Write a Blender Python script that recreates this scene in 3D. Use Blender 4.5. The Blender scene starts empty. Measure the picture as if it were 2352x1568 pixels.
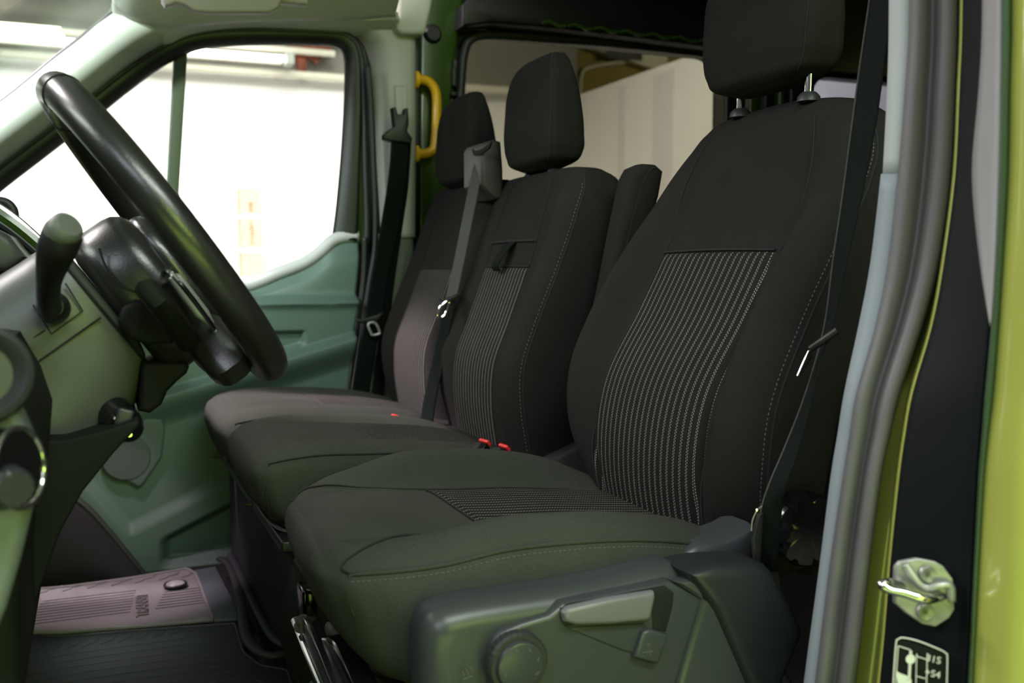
import bpy, bmesh, math, random
import numpy as np
from mathutils import Vector, Matrix
random.seed(7)
C = bpy.context.scene.collection
SC = bpy.context.scene

# ------------------------------------------------------------------ camera
F = 2287.0; CX, CY = 1176.0, 784.0
YAW = math.atan((CX-220.0)/F); PIT = math.atan((CY-612.0)/F)
FW = Vector((math.sin(YAW)*math.cos(PIT), math.cos(YAW)*math.cos(PIT), -math.sin(PIT)))
RT = Vector((math.cos(YAW), -math.sin(YAW), 0)); UP = RT.cross(FW)
CAM = Vector((0, 0, 0.70))
def at(u, v, **k):
    """point of the cab that lies in the given X, Y or Z plane"""
    r = FW + RT*((u-CX)/F) - UP*((v-CY)/F)
    (a, val), = k.items(); i = 'XYZ'.index(a)
    return CAM + r*((val-CAM[i])/r[i])
cd = bpy.data.cameras.new('camera'); co = bpy.data.objects.new('camera', cd); C.objects.link(co)
m = Matrix.Identity(4)
for i in range(3):
    m[i][0] = RT[i]; m[i][1] = UP[i]; m[i][2] = -FW[i]; m[i][3] = CAM[i]
co.matrix_world = m
cd.sensor_width = 36; cd.lens = F/2352*36; cd.clip_start = .02; cd.clip_end = 200
cd.dof.use_dof = True; cd.dof.focus_distance = 1.38; cd.dof.aperture_fstop = 5.0
SC.camera = co
SC.view_settings.view_transform = 'Standard'; SC.view_settings.look = 'None'
SC.view_settings.gamma = 1; SC.view_settings.use_curve_mapping = False
SC.view_settings.exposure = 0.0

# ------------------------------------------------------------------ world and lamps
w = bpy.data.worlds.new('world'); SC.world = w; w.use_nodes = True
w.node_tree.nodes['Background'].inputs[0].default_value = (.75, .85, .9, 1)
w.node_tree.nodes['Background'].inputs[1].default_value = .05
def area(name, loc, tgt, sx, sy, power, col, spread=180):
    l = bpy.data.lights.new(name, 'AREA'); l.shape = 'RECTANGLE'; l.size = sx; l.size_y = sy
    l.energy = power; l.color = col; l.spread = math.radians(spread)
    o = bpy.data.objects.new(name, l); C.objects.link(o); o.location = loc
    o.rotation_euler = (Vector(tgt)-Vector(loc)).to_track_quat('-Z', 'Y').to_euler()
    return o
# ceiling lamps over the white wall past the passenger side, and added fills
area('lamp_wall', (.2, 4.4, 2.8), (.6, 5.9, .6), 5.0, .6, 170, (1.0, .97, .93), 80)
area('lamp_front', (-1.7, 2.9, 2.75), (.35, 2.2, .4), 1.6, .6, 110, (1.0, .80, .88))
spt = bpy.data.lights.new('fill_beam', 'SPOT'); spt.energy = 1500; spt.color = (1.0, .70, .86); spt.spot_size = math.radians(12); spt.spot_blend = .35; spt.shadow_soft_size = .05  # added unseen spot that brightens the passenger cushion
spo = bpy.data.objects.new('fill_beam', spt); C.objects.link(spo); spo.location = (-1.7, 2.75, 2.75)
pil = bpy.data.lights.new('fill_pillar', 'SPOT'); pil.energy = 560; pil.color = (.95, 1.0, 1.0); pil.spot_size = math.radians(26); pil.spot_blend = .5; pil.shadow_soft_size = .12  # added unseen spot that brightens the windscreen pillar
pio = bpy.data.objects.new('fill_pillar', pil); C.objects.link(pio); pio.location = (-1.3, 1.1, 2.2)
pio.rotation_euler = (Vector((-.10, 2.5, 1.12))-pio.location).to_track_quat('-Z', 'Y').to_euler()
spo.rotation_euler = (Vector((.44, 2.24, .41))-spo.location).to_track_quat('-Z', 'Y').to_euler()
area('lamp_windscreen', (-2.1, 1.3, 2.0), (.5, 2.3, .9), 1.3, .5, 34, (1.0, .92, .95))
area('lamp_rear_bay', (1.2, 4.4, 2.7), (3.2, 5.2, 1.0), 1.6, .8, 48, (1.0, .99, .93))
area('fill_sill', (.35, 3.15, 2.7), (.35, 2.53, .66), 1.1, .16, 14, (1.0, .92, .96), 22)  # added unseen light aimed at the door sill and ledge
area('fill_mezzanine', (5.6, 6.6, 2.85), (5.6, 8.2, 1.6), 1.2, .5, 60, (1.0, .95, .8))  # added unseen light that brightens the ochre wall and its unit
# lamps of the driver's side of the bay, and added green fill lights
area('lamp_near_front', (-1.5, -.9, 2.1), (.4, 1.1, .4), 1.4, .4, 24, (.84, .84, 1.0))
area('fill_near_green', (-.15, -1.15, -.05), (.25, 1.1, .5), 2.2, .6, 17, (.52, .80, .12))  # added, stands in for green bounce off the lime paint
area('lamp_near_top', (.55, -.7, 2.4), (.5, 1.0, .4), 1.6, .4, 46, (.92, 1.0, .92))
area('fill_near_side', (.95, -1.8, 1.5), (.8, .72, .6), 1.2, .5, 28, (.55, .80, .16))  # added green light for the pillar seal and body edge

# ------------------------------------------------------------------ materials
MATS = {}
def mat(name, col, rough=.6, metal=0., spec=.5, bump=None, coat=0., emit=None, noise=None, sheen=0.):
    if name in MATS: return MATS[name]
    M = bpy.data.materials.new(name); M.use_nodes = True; nt = M.node_tree; b = nt.nodes['Principled BSDF']
    b.inputs['Base Color'].default_value = (*col, 1); b.inputs['Roughness'].default_value = rough
    b.inputs['Metallic'].default_value = metal; b.inputs['Specular IOR Level'].default_value = spec
    b.inputs['Coat Weight'].default_value = coat; b.inputs['Coat Roughness'].default_value = .06
    b.inputs['Sheen Weight'].default_value = sheen
    if emit: b.inputs['Emission Color'].default_value = (*emit[0], 1); b.inputs['Emission Strength'].default_value = emit[1]
    tc = nt.nodes.new('ShaderNodeTexCoord')
    if bump:
        sc_, st, dist = bump
        n = nt.nodes.new('ShaderNodeTexNoise'); n.inputs['Scale'].default_value = sc_; n.inputs['Detail'].default_value = 3
        nt.links.new(tc.outputs['Object'], n.inputs['Vector'])
        bp = nt.nodes.new('ShaderNodeBump'); bp.inputs['Strength'].default_value = st; bp.inputs['Distance'].default_value = dist
        nt.links.new(n.outputs['Fac'], bp.inputs['Height']); nt.links.new(bp.outputs['Normal'], b.inputs['Normal'])
    if noise:
        sc_, amt = noise
        n = nt.nodes.new('ShaderNodeTexNoise'); n.inputs['Scale'].default_value = sc_; n.inputs['Detail'].default_value = 5
        nt.links.new(tc.outputs['Object'], n.inputs['Vector'])
        r = nt.nodes.new('ShaderNodeMapRange'); r.inputs['To Min'].default_value = 1-amt; r.inputs['To Max'].default_value = 1+amt
        r.inputs['From Min'].default_value = .3; r.inputs['From Max'].default_value = .7
        nt.links.new(n.outputs['Fac'], r.inputs['Value'])
        x = nt.nodes.new('ShaderNodeVectorMath'); x.operation = 'SCALE'; x.inputs[0].default_value = col
        nt.links.new(r.outputs['Result'], x.inputs['Scale']); nt.links.new(x.outputs[0], b.inputs['Base Color'])
    MATS[name] = M; return M
def glass(name, tint, refl=1.0):
    if name in MATS: return MATS[name]
    M = bpy.data.materials.new(name); M.use_nodes = True; nt = M.node_tree; nt.nodes.clear()
    o = nt.nodes.new('ShaderNodeOutputMaterial'); mx = nt.nodes.new('ShaderNodeMixShader')
    t = nt.nodes.new('ShaderNodeBsdfTransparent'); t.inputs[0].default_value = (*tint, 1)
    g = nt.nodes.new('ShaderNodeBsdfGlossy'); g.inputs['Roughness'].default_value = .01
    f = nt.nodes.new('ShaderNodeFresnel'); f.inputs[0].default_value = 1.3
    k = nt.nodes.new('ShaderNodeMath'); k.operation = 'MULTIPLY'; k.inputs[1].default_value = refl
    nt.links.new(f.outputs[0], k.inputs[0]); nt.links.new(k.outputs[0], mx.inputs[0])
    nt.links.new(t.outputs[0], mx.inputs[1]); nt.links.new(g.outputs[0], mx.inputs[2]); nt.links.new(mx.outputs[0], o.inputs[0])
    MATS[name] = M; return M
def math_node(nt, op, a, b=None, c=None):
    n = nt.nodes.new('ShaderNodeMath'); n.operation = op
    for i, x in enumerate((a, b, c)):
        if x is None: continue
        if isinstance(x, (int, float)): n.inputs[i].default_value = x
        else: nt.links.new(x, n.inputs[i])
    return n.outputs[0]
def fabric(name, col, col2, pitch=.0016, dots=False, rough=.95):
    """woven seat cloth; with dots: pairs of stitched pale dot rows along V"""
    if name in MATS: return MATS[name]
    M = bpy.data.materials.new(name); M.use_nodes = True; nt = M.node_tree; b = nt.nodes['Principled BSDF']
    b.inputs['Roughness'].default_value = rough; b.inputs['Specular IOR Level'].default_value = .04
    b.inputs['Sheen Weight'].default_value = 0; b.inputs['Sheen Roughness'].default_value = .5
    uv = nt.nodes.new('ShaderNodeUVMap'); sp = nt.nodes.new('ShaderNodeSeparateXYZ'); nt.links.new(uv.outputs[0], sp.inputs[0])
    U, V = sp.outputs[0], sp.outputs[1]
    if not dots:
        su = math_node(nt, 'SINE', math_node(nt, 'MULTIPLY', U, 2*math.pi/pitch))
        sv = math_node(nt, 'SINE', math_node(nt, 'MULTIPLY', V, 2*math.pi/(pitch*.8)))
        h = math_node(nt, 'MULTIPLY_ADD', math_node(nt, 'MULTIPLY', su, sv), .5, .5)
    else:
        P_ = .0146
        fu = math_node(nt, 'MULTIPLY', math_node(nt, 'FRACT', math_node(nt, 'DIVIDE', U, P_)), P_)   # 0..P
        d1 = math_node(nt, 'ABSOLUTE', math_node(nt, 'SUBTRACT', fu, .0060))
        d2 = math_node(nt, 'ABSOLUTE', math_node(nt, 'SUBTRACT', fu, .0086))
        def dotrow(d, off):
            q = .0040
            fv = math_node(nt, 'MULTIPLY', math_node(nt, 'FRACT', math_node(nt, 'ADD', math_node(nt, 'DIVIDE', V, q), off)), q)
            dv = math_node(nt, 'MULTIPLY', math_node(nt, 'ABSOLUTE', math_node(nt, 'SUBTRACT', fv, q/2)), .62)
            r = math_node(nt, 'SQRT', math_node(nt, 'ADD', math_node(nt, 'POWER', d, 2), math_node(nt, 'POWER', dv, 2)))
            mr = nt.nodes.new('ShaderNodeMapRange'); mr.inputs['From Min'].default_value = .00105; mr.inputs['From Max'].default_value = .00045
            nt.links.new(r, mr.inputs['Value']); return mr.outputs[0]
        h = math_node(nt, 'MAXIMUM', dotrow(d1, 0.), dotrow(d2, .5))
    tc = nt.nodes.new('ShaderNodeTexCoord'); n = nt.nodes.new('ShaderNodeTexNoise'); n.inputs['Scale'].default_value = 900
    nt.links.new(tc.outputs['Object'], n.inputs['Vector'])
    n2 = nt.nodes.new('ShaderNodeTexNoise'); n2.inputs['Scale'].default_value = 14; nt.links.new(tc.outputs['Object'], n2.inputs['Vector'])
    mx = nt.nodes.new('ShaderNodeMix'); mx.data_type = 'RGBA'
    mx.inputs['A'].default_value = (*col, 1); mx.inputs['B'].default_value = (*col2, 1)
    nt.links.new(h, mx.inputs['Factor'])
    k = math_node(nt, 'MULTIPLY', math_node(nt, 'ADD', n.outputs['Fac'], .5), math_node(nt, 'MULTIPLY_ADD', n2.outputs['Fac'], .3, .85))
    sc_ = nt.nodes.new('ShaderNodeVectorMath'); sc_.operation = 'SCALE'
    nt.links.new(mx.outputs['Result'], sc_.inputs[0]); nt.links.new(k, sc_.inputs['Scale']); nt.links.new(sc_.outputs[0], b.inputs['Base Color'])
    bp = nt.nodes.new('ShaderNodeBump'); bp.inputs['Strength'].default_value = .35; bp.inputs['Distance'].default_value = .0006
    hh = math_node(nt, 'ADD', h, n.outputs['Fac']); nt.links.new(hh, bp.inputs['Height']); nt.links.new(bp.outputs[0], b.inputs['Normal'])
    MATS[name] = M; return M

M_fab = fabric('seat cloth', (.0195, .0185, .0170), (.0275, .0265, .025))
M_fabn = fabric('seat cloth twill', (.044, .046, .039), (.060, .064, .054), pitch=.0022)
M_dot = fabric('dotted insert cloth', (.021, .0195, .017), (.27, .275, .26), dots=True)
M_seam = mat('seam thread', (.012, .012, .012), .9)
M_stitch = mat('pale stitching', (.10, .10, .095), .9)
M_blk = mat('black plastic', (.012, .012, .013), .45, bump=(700, .15, .0004))
M_blkg = mat('gloss black plastic', (.006, .006, .007), .12)
M_gry = mat('charcoal grained plastic', (.030, .031, .034), .42, bump=(900, .3, .0004))
M_val = mat('dark grey valance plastic', (.045, .050, .054), .34, bump=(1100, .25, .0003))
M_lev = mat('grey lever plastic', (.16, .155, .17), .35)
M_rub = mat('black rubber', (.028, .028, .030), .5, bump=(60, .15, .001))
M_web = fabric('belt webbing', (.007, .009, .008), (.016, .020, .018), pitch=.0022)
M_webl = fabric('belt webbing light', (.060, .062, .058), (.095, .097, .09), pitch=.0022)
M_trim = mat('pale grey trim plastic', (.42, .42, .39), .55, bump=(500, .1, .0004))
M_head = mat('headliner cloth', (.50, .51, .46), .95, bump=(900, .3, .0004))
M_door = mat('grey green door plastic', (.085, .135, .115), .5, bump=(700, .12, .0004))
M_doorl = mat('dark door plastic', (.05, .055, .052), .6)
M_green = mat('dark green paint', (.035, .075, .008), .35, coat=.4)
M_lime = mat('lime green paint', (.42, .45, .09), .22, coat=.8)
M_chr = mat('chrome', (.75, .75, .74), .12, metal=1)
M_zinc = mat('zinc plated steel', (.40, .40, .38), .42, metal=.55, noise=(60, .3))
M_und = mat('under dash plastic', (.007, .008, .007), .75, spec=.2)
M_steel = mat('dark painted steel', (.03, .03, .033), .18, coat=.6)
M_galv = mat('dusty steel', (.16, .155, .15), .6, metal=.5, noise=(40, .4))
M_red = mat('red button plastic', (.75, .03, .03), .35)
M_yel = mat('yellow painted tube', (.75, .42, .01), .3, coat=.3)
M_mat = mat('rubber floor mat', (.026, .028, .036), .5, bump=(300, .2, .0005))
M_matl = mat('lit rubber floor mat', (.20, .18, .195), .6, bump=(300, .2, .0005))  # lightened mat, pinkish footwell light put into its colour
M_carp = mat('dark carpet', (.012, .012, .014), .95, bump=(600, .6, .002))
M_lea = mat('black leather', (.016, .016, .016), .30, spec=.8, bump=(450, .3, .0006))
M_wht = mat('white label ink', (.8, .8, .78), .6)
M_btrim = mat('light grey trim strip', (.42, .45, .46), .6)

# ------------------------------------------------------------------ mesh helpers
def empty(name, loc, label, cat, group=None):
    o = bpy.data.objects.new(name, None); C.objects.link(o); o.location = loc; o.empty_display_size = .05
    o['label'] = label; o['category'] = cat
    if group: o['group'] = group
    return o
def rootloc(p):
    v = Vector((0, 0, 0))
    while p is not None: v += p.location; p = p.parent
    return v
class MB:
    def __init__(s): s.v = []; s.f = []; s.uv = {}
    def add(s, vs, fs, uv=None):
        o = len(s.v); s.v += [Vector(p) for p in vs]; s.f += [tuple(i+o for i in f) for f in fs]
        if uv:
            for i, q in enumerate(uv): s.uv[o+i] = q
        return s
    def grid(s, rows, close_u=False, close_v=False, cap=False, uv=None):
        n = len(rows[0]); fs = []; R = len(rows)
        for i in range(R if close_v else R-1):
            for j in range(n if close_u else n-1):
                fs.append((i*n+j, i*n+(j+1) % n, ((i+1) % R)*n+(j+1) % n, ((i+1) % R)*n+j))
        if cap:
            fs.append(tuple(range(n))[::-1]); fs.append(tuple((R-1)*n+k for k in range(n)))
        return s.add([p for r in rows for p in r], fs, [q for r in uv for q in r] if uv else None)
    def tube(s, pts, r, n=10, closed=False, flat=1.0, upv=None):
        pts = [Vector(p) for p in pts]; N = len(pts); rows = []; prev = None
        for i, p in enumerate(pts):
            a = pts[(i-1) % N] if (closed or i) else p; b = pts[(i+1) % N] if (closed or i < N-1) else p
            t = (b-a).normalized()
            if prev is None:
                x = t.cross(upv if upv else Vector((0, 0, 1)))
                if x.length < 1e-3: x = t.cross(Vector((0, 1, 0)))
            else: x = prev - t*prev.dot(t)
            x.normalize(); prev = x; y = t.cross(x)
            rr = r[i] if isinstance(r, (list, tuple)) else r
            rows.append([p + x*rr*math.cos(2*math.pi*k/n) + y*rr*flat*math.sin(2*math.pi*k/n) for k in range(n)])
        return s.grid(rows, close_u=True, close_v=closed, cap=not closed)
    def box(s, c, d, bevel=0., rot=None):
        bm = bmesh.new(); bmesh.ops.create_cube(bm, size=1)
        for v in bm.verts: v.co = Vector((v.co.x*d[0], v.co.y*d[1], v.co.z*d[2]))
        if bevel: bmesh.ops.bevel(bm, geom=bm.edges[:], offset=bevel, segments=3, profile=.5, affect='EDGES')
        return s.addbm(bm, Matrix.Translation(Vector(c)) @ (rot.to_4x4() if rot else Matrix.Identity(4)))
    def addbm(s, bm, M=None):
        if M: bm.transform(M)
        bm.verts.index_update(); o = len(s.v)
        s.v += [v.co.copy() for v in bm.verts]; s.f += [tuple(v.index+o for v in f.verts) for f in bm.faces]
        bm.free(); return s
    def slab(s, pts, vec, bevel=0., seg=3):
        """closed outline pushed along vec, with rounded edges"""
        bm = bmesh.new(); vs = [bm.verts.new(p) for p in pts]; f = bm.faces.new(vs)
        r = bmesh.ops.extrude_face_region(bm, geom=[f]); nv = [e for e in r['geom'] if isinstance(e, bmesh.types.BMVert)]
        bmesh.ops.translate(bm, verts=nv, vec=Vector(vec)); bmesh.ops.recalc_face_normals(bm, faces=bm.faces[:])
        if bevel:
            ed = [e for e in bm.edges if len(e.link_faces) == 2 and any(len(x.verts) > 4 or len(pts) <= 4 for x in e.link_faces)]
            bmesh.ops.bevel(bm, geom=ed, offset=bevel, segments=seg, profile=.5, affect='EDGES', clamp_overlap=True)
        return s.addbm(bm)
    def lathe(s, prof, c, axis, n=40, upv=(0, 0, 1)):
        """profile of (radius, distance along axis)"""
        ax = Vector(axis).normalized(); x = ax.cross(Vector(upv)).normalized(); y = ax.cross(x)
        rows = [[Vector(c)+ax*h+(x*math.cos(2*math.pi*k/n)+y*math.sin(2*math.pi*k/n))*r for k in range(n)] for r, h in prof]
        return s.grid(rows, close_u=True, cap=True)
    def build(s, name, material, parent=None, label=None, angle=40, origin=None, solid=None, sub=0, **props):
        me = bpy.data.meshes.new(name); rl = rootloc(parent) if parent is not None else Vector(origin or (0, 0, 0))
        if parent is None and origin is None:
            lo = Vector([min(p[i] for p in s.v) for i in range(3)]); hi = Vector([max(p[i] for p in s.v) for i in range(3)])
            rl = Vector(((lo.x+hi.x)/2, (lo.y+hi.y)/2, lo.z))
        me.from_pydata([p-rl for p in s.v], [], s.f); me.update()
        bm = bmesh.new(); bm.from_mesh(me)
        if not solid: bmesh.ops.recalc_face_normals(bm, faces=bm.faces[:])
        bm.to_mesh(me); bm.free()
        uvl = me.uv_layers.new(name='UVMap')
        for lp in me.loops:
            q = s.uv.get(lp.vertex_index); p = me.vertices[lp.vertex_index].co
            uvl.data[lp.index].uv = q if q else (p.y+p.x*.3, p.z+p.x)
        for p in me.polygons: p.use_smooth = True
        if angle < 180: me.set_sharp_from_angle(angle=math.radians(angle))
        me.materials.append(material)
        o = bpy.data.objects.new(name, me); C.objects.link(o)
        if parent is not None: o.parent = parent
        else: o.location = rl
        if solid:
            md = o.modifiers.new('thick', 'SOLIDIFY'); md.thickness = abs(solid); md.offset = 1 if solid > 0 else -1
        if sub:
            md = o.modifiers.new('sub', 'SUBSURF'); md.levels = sub; md.render_levels = sub
        if label: o['label'] = label
        for k, v in props.items(): o[k] = v
        return o
def smooth(pts, n=8, closed=False):
    pts = [Vector(p) for p in pts]; N = len(pts); out = []
    for i in range(N if closed else N-1):
        p0 = pts[(i-1) % N] if (closed or i) else pts[0]; p1 = pts[i]; p2 = pts[(i+1) % N]
        p3 = pts[(i+2) % N] if (closed or i+2 < N) else pts[-1]
        for k in range(n):
            t = k/n; t2 = t*t; t3 = t2*t
            out.append(.5*((2*p1)+(-p0+p2)*t+(2*p0-5*p1+4*p2-p3)*t2+(-p0+3*p1-3*p2+p3)*t3))
    if not closed: out.append(pts[-1])
    return out
def resample(pts, n):
    L = [0.]
    for a, b in zip(pts, pts[1:]): L.append(L[-1]+(b-a).length)
    out = []; j = 0
    for i in range(n):
        d = L[-1]*i/(n-1)
        while j < len(L)-2 and L[j+1] < d: j += 1
        t = (d-L[j])/max(1e-9, L[j+1]-L[j]); out.append(pts[j].lerp(pts[j+1], min(1, t)))
    return out
def table(xs, ys):
    xs = np.array(xs, float); ys = np.array(ys, float)
    m_ = np.gradient(ys, xs)
    def f(x):
        x = min(max(x, xs[0]), xs[-1]); i = min(int(np.searchsorted(xs, x, 'right'))-1, len(xs)-2); i = max(i, 0)
        h = xs[i+1]-xs[i]; t = (x-xs[i])/h
        return float((2*t**3-3*t*t+1)*ys[i]+(t**3-2*t*t+t)*h*m_[i]+(-2*t**3+3*t*t)*ys[i+1]+(t**3-t*t)*h*m_[i+1])
    return f
def sp(c, e): return math.copysign(abs(c)**e, c)
def sstep(a, b, x):
    t = min(1, max(0, (x-a)/(b-a))); return t*t*(3-2*t)

# a padded upholstered shape: cross-sections along z (upright) or x (cushion)
class Pad:
    def __init__(s, kind, cy, zs, w, T, f, b, n=3.2, s0=.58, s1=.80, asym=(1, 1), groove=.006, skew=0, under=0):
        s.kind = kind; s.cy = cy; s.zs = zs; s.w = table(zs, w); s.T = table(zs, T); s.f = table(zs, f); s.b = table(zs, b)
        s.n = n; s.s0 = s0; s.s1 = s1; s.asym = asym; s.groove = groove; s.skew = skew; s.under = under
        s.lo, s.hi = zs[0], zs[-1]
    def g(s, q, z):
        a = abs(q); v = s.b(z)*sstep(s.s0-.04, s.s1, a)*(s.asym[0] if q < 0 else s.asym[1])
        v -= s.groove*math.exp(-((a-s.s0)/.025)**2)*min(1, s.b(z)/.02)
        return v
    def front(s, q, z, off=0.):
        """q in -1..1 across; negative q is nearer the camera"""
        h = s.T(z)/2; e = max(0., 1-abs(q)**s.n)**(1/s.n)
        k = s.f(z) ; y = s.cy+q*s.w(z); fr = e**.5
        if s.kind == 'back': return Vector((k+h - h*e - s.g(q, z)*fr - off, y, z))
        zz = k-h + h*e + s.g(q, z)*fr + off; fd = max(0, 1-(z-s.lo)/.25)
        return Vector((z+(s.skew*(y-s.cy)+s.under*max(0, .365-zz))*fd, y, zz))
    def rows(s, R=60, N=72):
        out = []; uv = []; zz = []
        for i in range(R):
            t = i/(R-1); t = .5-.5*math.cos(math.pi*t) if True else t
            zz.append(s.lo+(s.hi-s.lo)*t)
        for z in zz:
            r = []; u = []; h = s.T(z)/2; k = s.f(z)
            for j in range(N):
                a = 2*math.pi*(j+.5)/N; q = sp(math.cos(a), 2/s.n); e = sp(math.sin(a), 2/s.n); y = s.cy+q*s.w(z)
                gg = s.g(q, z)*(abs(e)**.5) if e > 0 else 0
                if s.kind == 'back': p = Vector((k+h-h*e-gg, y, z))
                else:
                    zz_ = k-h+h*e+gg; p = Vector((z+(s.skew*(y-s.cy)+s.under*max(0, .365-zz_))*max(0, 1-(z-s.lo)/.25), y, zz_))
                r.append(p); u.append((y+(0 if e > 0 else .5)+ (p.x if s.kind == 'back' else p.z)*.7, z if s.kind == 'back' else p.x-p.z))
            out.append(r); uv.append(u)
        N2 = N//4 if True else 0; c0 = N//4; U = []
        for i, r in enumerate(out):
            a = [0.]*N
            for s_ in (1, -1):
                acc = 0.; j = c0
                for _ in range(N//2):
                    k = (j+s_) % N; acc += (r[k]-r[j]).length; a[k] = acc*s_; j = k
            V = [(U[i-1][j][1]+(r[j]-out[i-1][j]).length) if i else 0. for j in range(N)]
            U.append([(a[j]+1.0, V[j]) for j in range(N)])
        return out, U
    def mesh(s, R=60, N=72):
        r, u = s.rows(R, N); return MB().grid(r, close_u=True, cap=True, uv=u)
    def patch(s, q0, q1, z0, z1, off=.0025, nu=40, nv=60, edge=True):
        """a sewn-in panel lying on the front; z0,z1 may be functions of t"""
        rows = []; uvs = []; L = 0; prev = None
        for i in range(nv):
            z = z0+(z1-z0)*i/(nv-1); r = []; u = []
            a, b = (q0(z), q1(z)) if callable(q0) else (q0, q1)
            c = s.front((a+b)/2, z)
            if prev is not None: L += (c-prev).length
            prev = c
            for j in range(nu):
                t = j/(nu-1); q = a+(b-a)*t
                ed = min(t, 1-t, i/(nv-1), 1-i/(nv-1)); o = off*(sstep(0, .03, ed) if edge else 1) - .0010*(ed < 1e-6)
                p = s.front(q, z, o); r.append(p); u.append((p.y, L))
            rows.append(r); uvs.append(u)
        return MB().grid(rows, uv=uvs)
    def line(s, pts, off=.0005, n=10):
        """curve on the front through (q, z) points"""
        P3 = smooth([(a, b, 0) for a, b in pts], n)
        return [s.front(max(-.999, min(.999, p.x)), p.y, off) for p in P3]
def stitches(line, step=.006, ln=.0035, r=.0007):
    mb = MB(); L = 0; tot = sum((b-a).length for a, b in zip(line, line[1:])); n = int(tot/step)
    pts = resample(line, n*4+1)
    for i in range(n): mb.tube([pts[4*i], pts[4*i+1], pts[4*i+2]], r, 5)
    return mb
def ribbon(rows, name, material, parent, thick=.0014, **k):
    """rows: list of (left point, right point); belt webbing"""
    A = smooth([a for a, b in rows], 8); B = smooth([b for a, b in rows], 8); R = []; U = []; L = 0
    for i, (a, b) in enumerate(zip(A, B)):
        if i: L += (a-A[i-1]).length
        w_ = (b-a).length
        prof = [0, .12, .3, .5, .7, .88, 1]
        R.append([a.lerp(b, t) for t in prof]); U.append([(t*w_, L) for t in prof])
    return MB().grid(R, uv=U).build(name, material, parent, solid=thick, angle=180, **k)
def band(A, B, bulge=0., nv=9, na=48, bvec=(0, -1, 0), pw=1.):
    A = resample(A, na); B = resample(B, na); bv = Vector(bvec); rows = []
    for a, b in zip(A, B):
        rows.append([a.lerp(b, t/(nv-1)) + bv*bulge*math.sin(math.pi*(t/(nv-1))**pw) for t in range(nv)])
    return MB().grid(rows)
def struct(o, label=None):
    o['kind'] = 'structure'
    if label: o['label'] = label
    return o
def A_(pts, Y): return [at(u, v, Y=Y) for u, v in pts]
def text_mb(s_, size, M, depth=.0006):
    cu = bpy.data.curves.new('txt', 'FONT'); cu.body = s_; cu.size = size; cu.extrude = depth; cu.align_x = 'CENTER'; cu.align_y = 'CENTER'
    ob = bpy.data.objects.new('txt', cu); C.objects.link(ob); dg = bpy.context.evaluated_depsgraph_get()
    me = bpy.data.meshes.new_from_object(ob.evaluated_get(dg)); bm = bmesh.new(); bm.from_mesh(me)
    bpy.data.objects.remove(ob); bpy.data.curves.remove(cu); bpy.data.meshes.remove(me)
    return MB().addbm(bm, M)
def frame(o, x, y, z=None):
    x = Vector(x).normalized(); y = Vector(y); y = (y-x*y.dot(x)).normalized(); z = x.cross(y)
    return Matrix(((x.x, y.x, z.x, o[0]), (x.y, y.y, z.y, o[1]), (x.z, y.z, z.z, o[2]), (0, 0, 0, 1)))

# ================================================================== the bay outside
M_wallw = mat('white painted wall', (.80, .80, .77), .8, bump=(30, .05, .002))
M_wallg = mat('greige upper wall', (.30, .285, .25), .85, noise=(3, .06))
M_olive = mat('ochre mezzanine wall', (.30, .24, .07), .9, noise=(4, .15))
M_ceil = mat('bay ceiling', (.42, .45, .41), .9)
M_conc = mat('concrete floor', (.25, .24, .23), .7, noise=(5, .2))
M_pipe = mat('cream painted pipe', (.72, .70, .58), .5)
M_brick = mat('red brown timber', (.20, .045, .015), .7, noise=(8, .3))
M_tube = mat('fluorescent tube', (1, 1, 1), .4, emit=((1, .98, .96), 14))
M_card = mat('cardboard', (.60, .44, .32), .85, noise=(20, .08))
M_cardw = mat('white packing tape', (.85, .82, .78), .5)
ZW = 1.93; YW = 6.5; XR = 3.17
b = MB().box((-.9, YW+.1, (ZW-.55)/2), (8.3, .2, ZW+.55)); struct(b.build('wall_garage_side', M_wallw), 'white painted garage wall past the passenger door')
b = MB().box((-.9, YW+.16, ZW+.5), (8.3, .2, 1.0)); struct(b.build('wall_garage_upper', M_wallg), 'greige wall band above the white garage wall')
b = MB().box((XR+.06, 4.75, (1.90-.55)/2), (.12, 3.7, 1.90+.55)); struct(b.build('wall_garage_partition', M_wallw), 'white partition wall seen through the tinted side window')
b = MB().box((8.2, 8.0, 1.2), (.2, 12, 3.6)); struct(b.build('wall_mezzanine', M_olive), 'ochre wall beyond the partition')
b = MB().box((5.7, 9.0, 1.2), (5.2, .2, 3.6)); struct(b.build('wall_mezzanine_end', M_olive), 'ochre wall at the back of the mezzanine')
b = MB().box((0, 2.5, 2.95), (20, 18, .1)); struct(b.build('ceiling_garage', M_ceil), 'grey garage ceiling')
b = MB().box((0, 2.5, -.6), (20, 18, .1)); struct(b.build('floor_garage', M_conc), 'grey concrete garage floor')
b = MB().box((0, -6.0, 1.2), (20, .2, 3.6)); struct(b.build('wall_garage_near', M_wallg), 'garage wall behind the viewer')
b = MB().box((-7.0, 1.5, 1.2), (.2, 16, 3.6)); struct(b.build('wall_garage_front', M_wallg), 'garage wall in front of the van')

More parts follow.
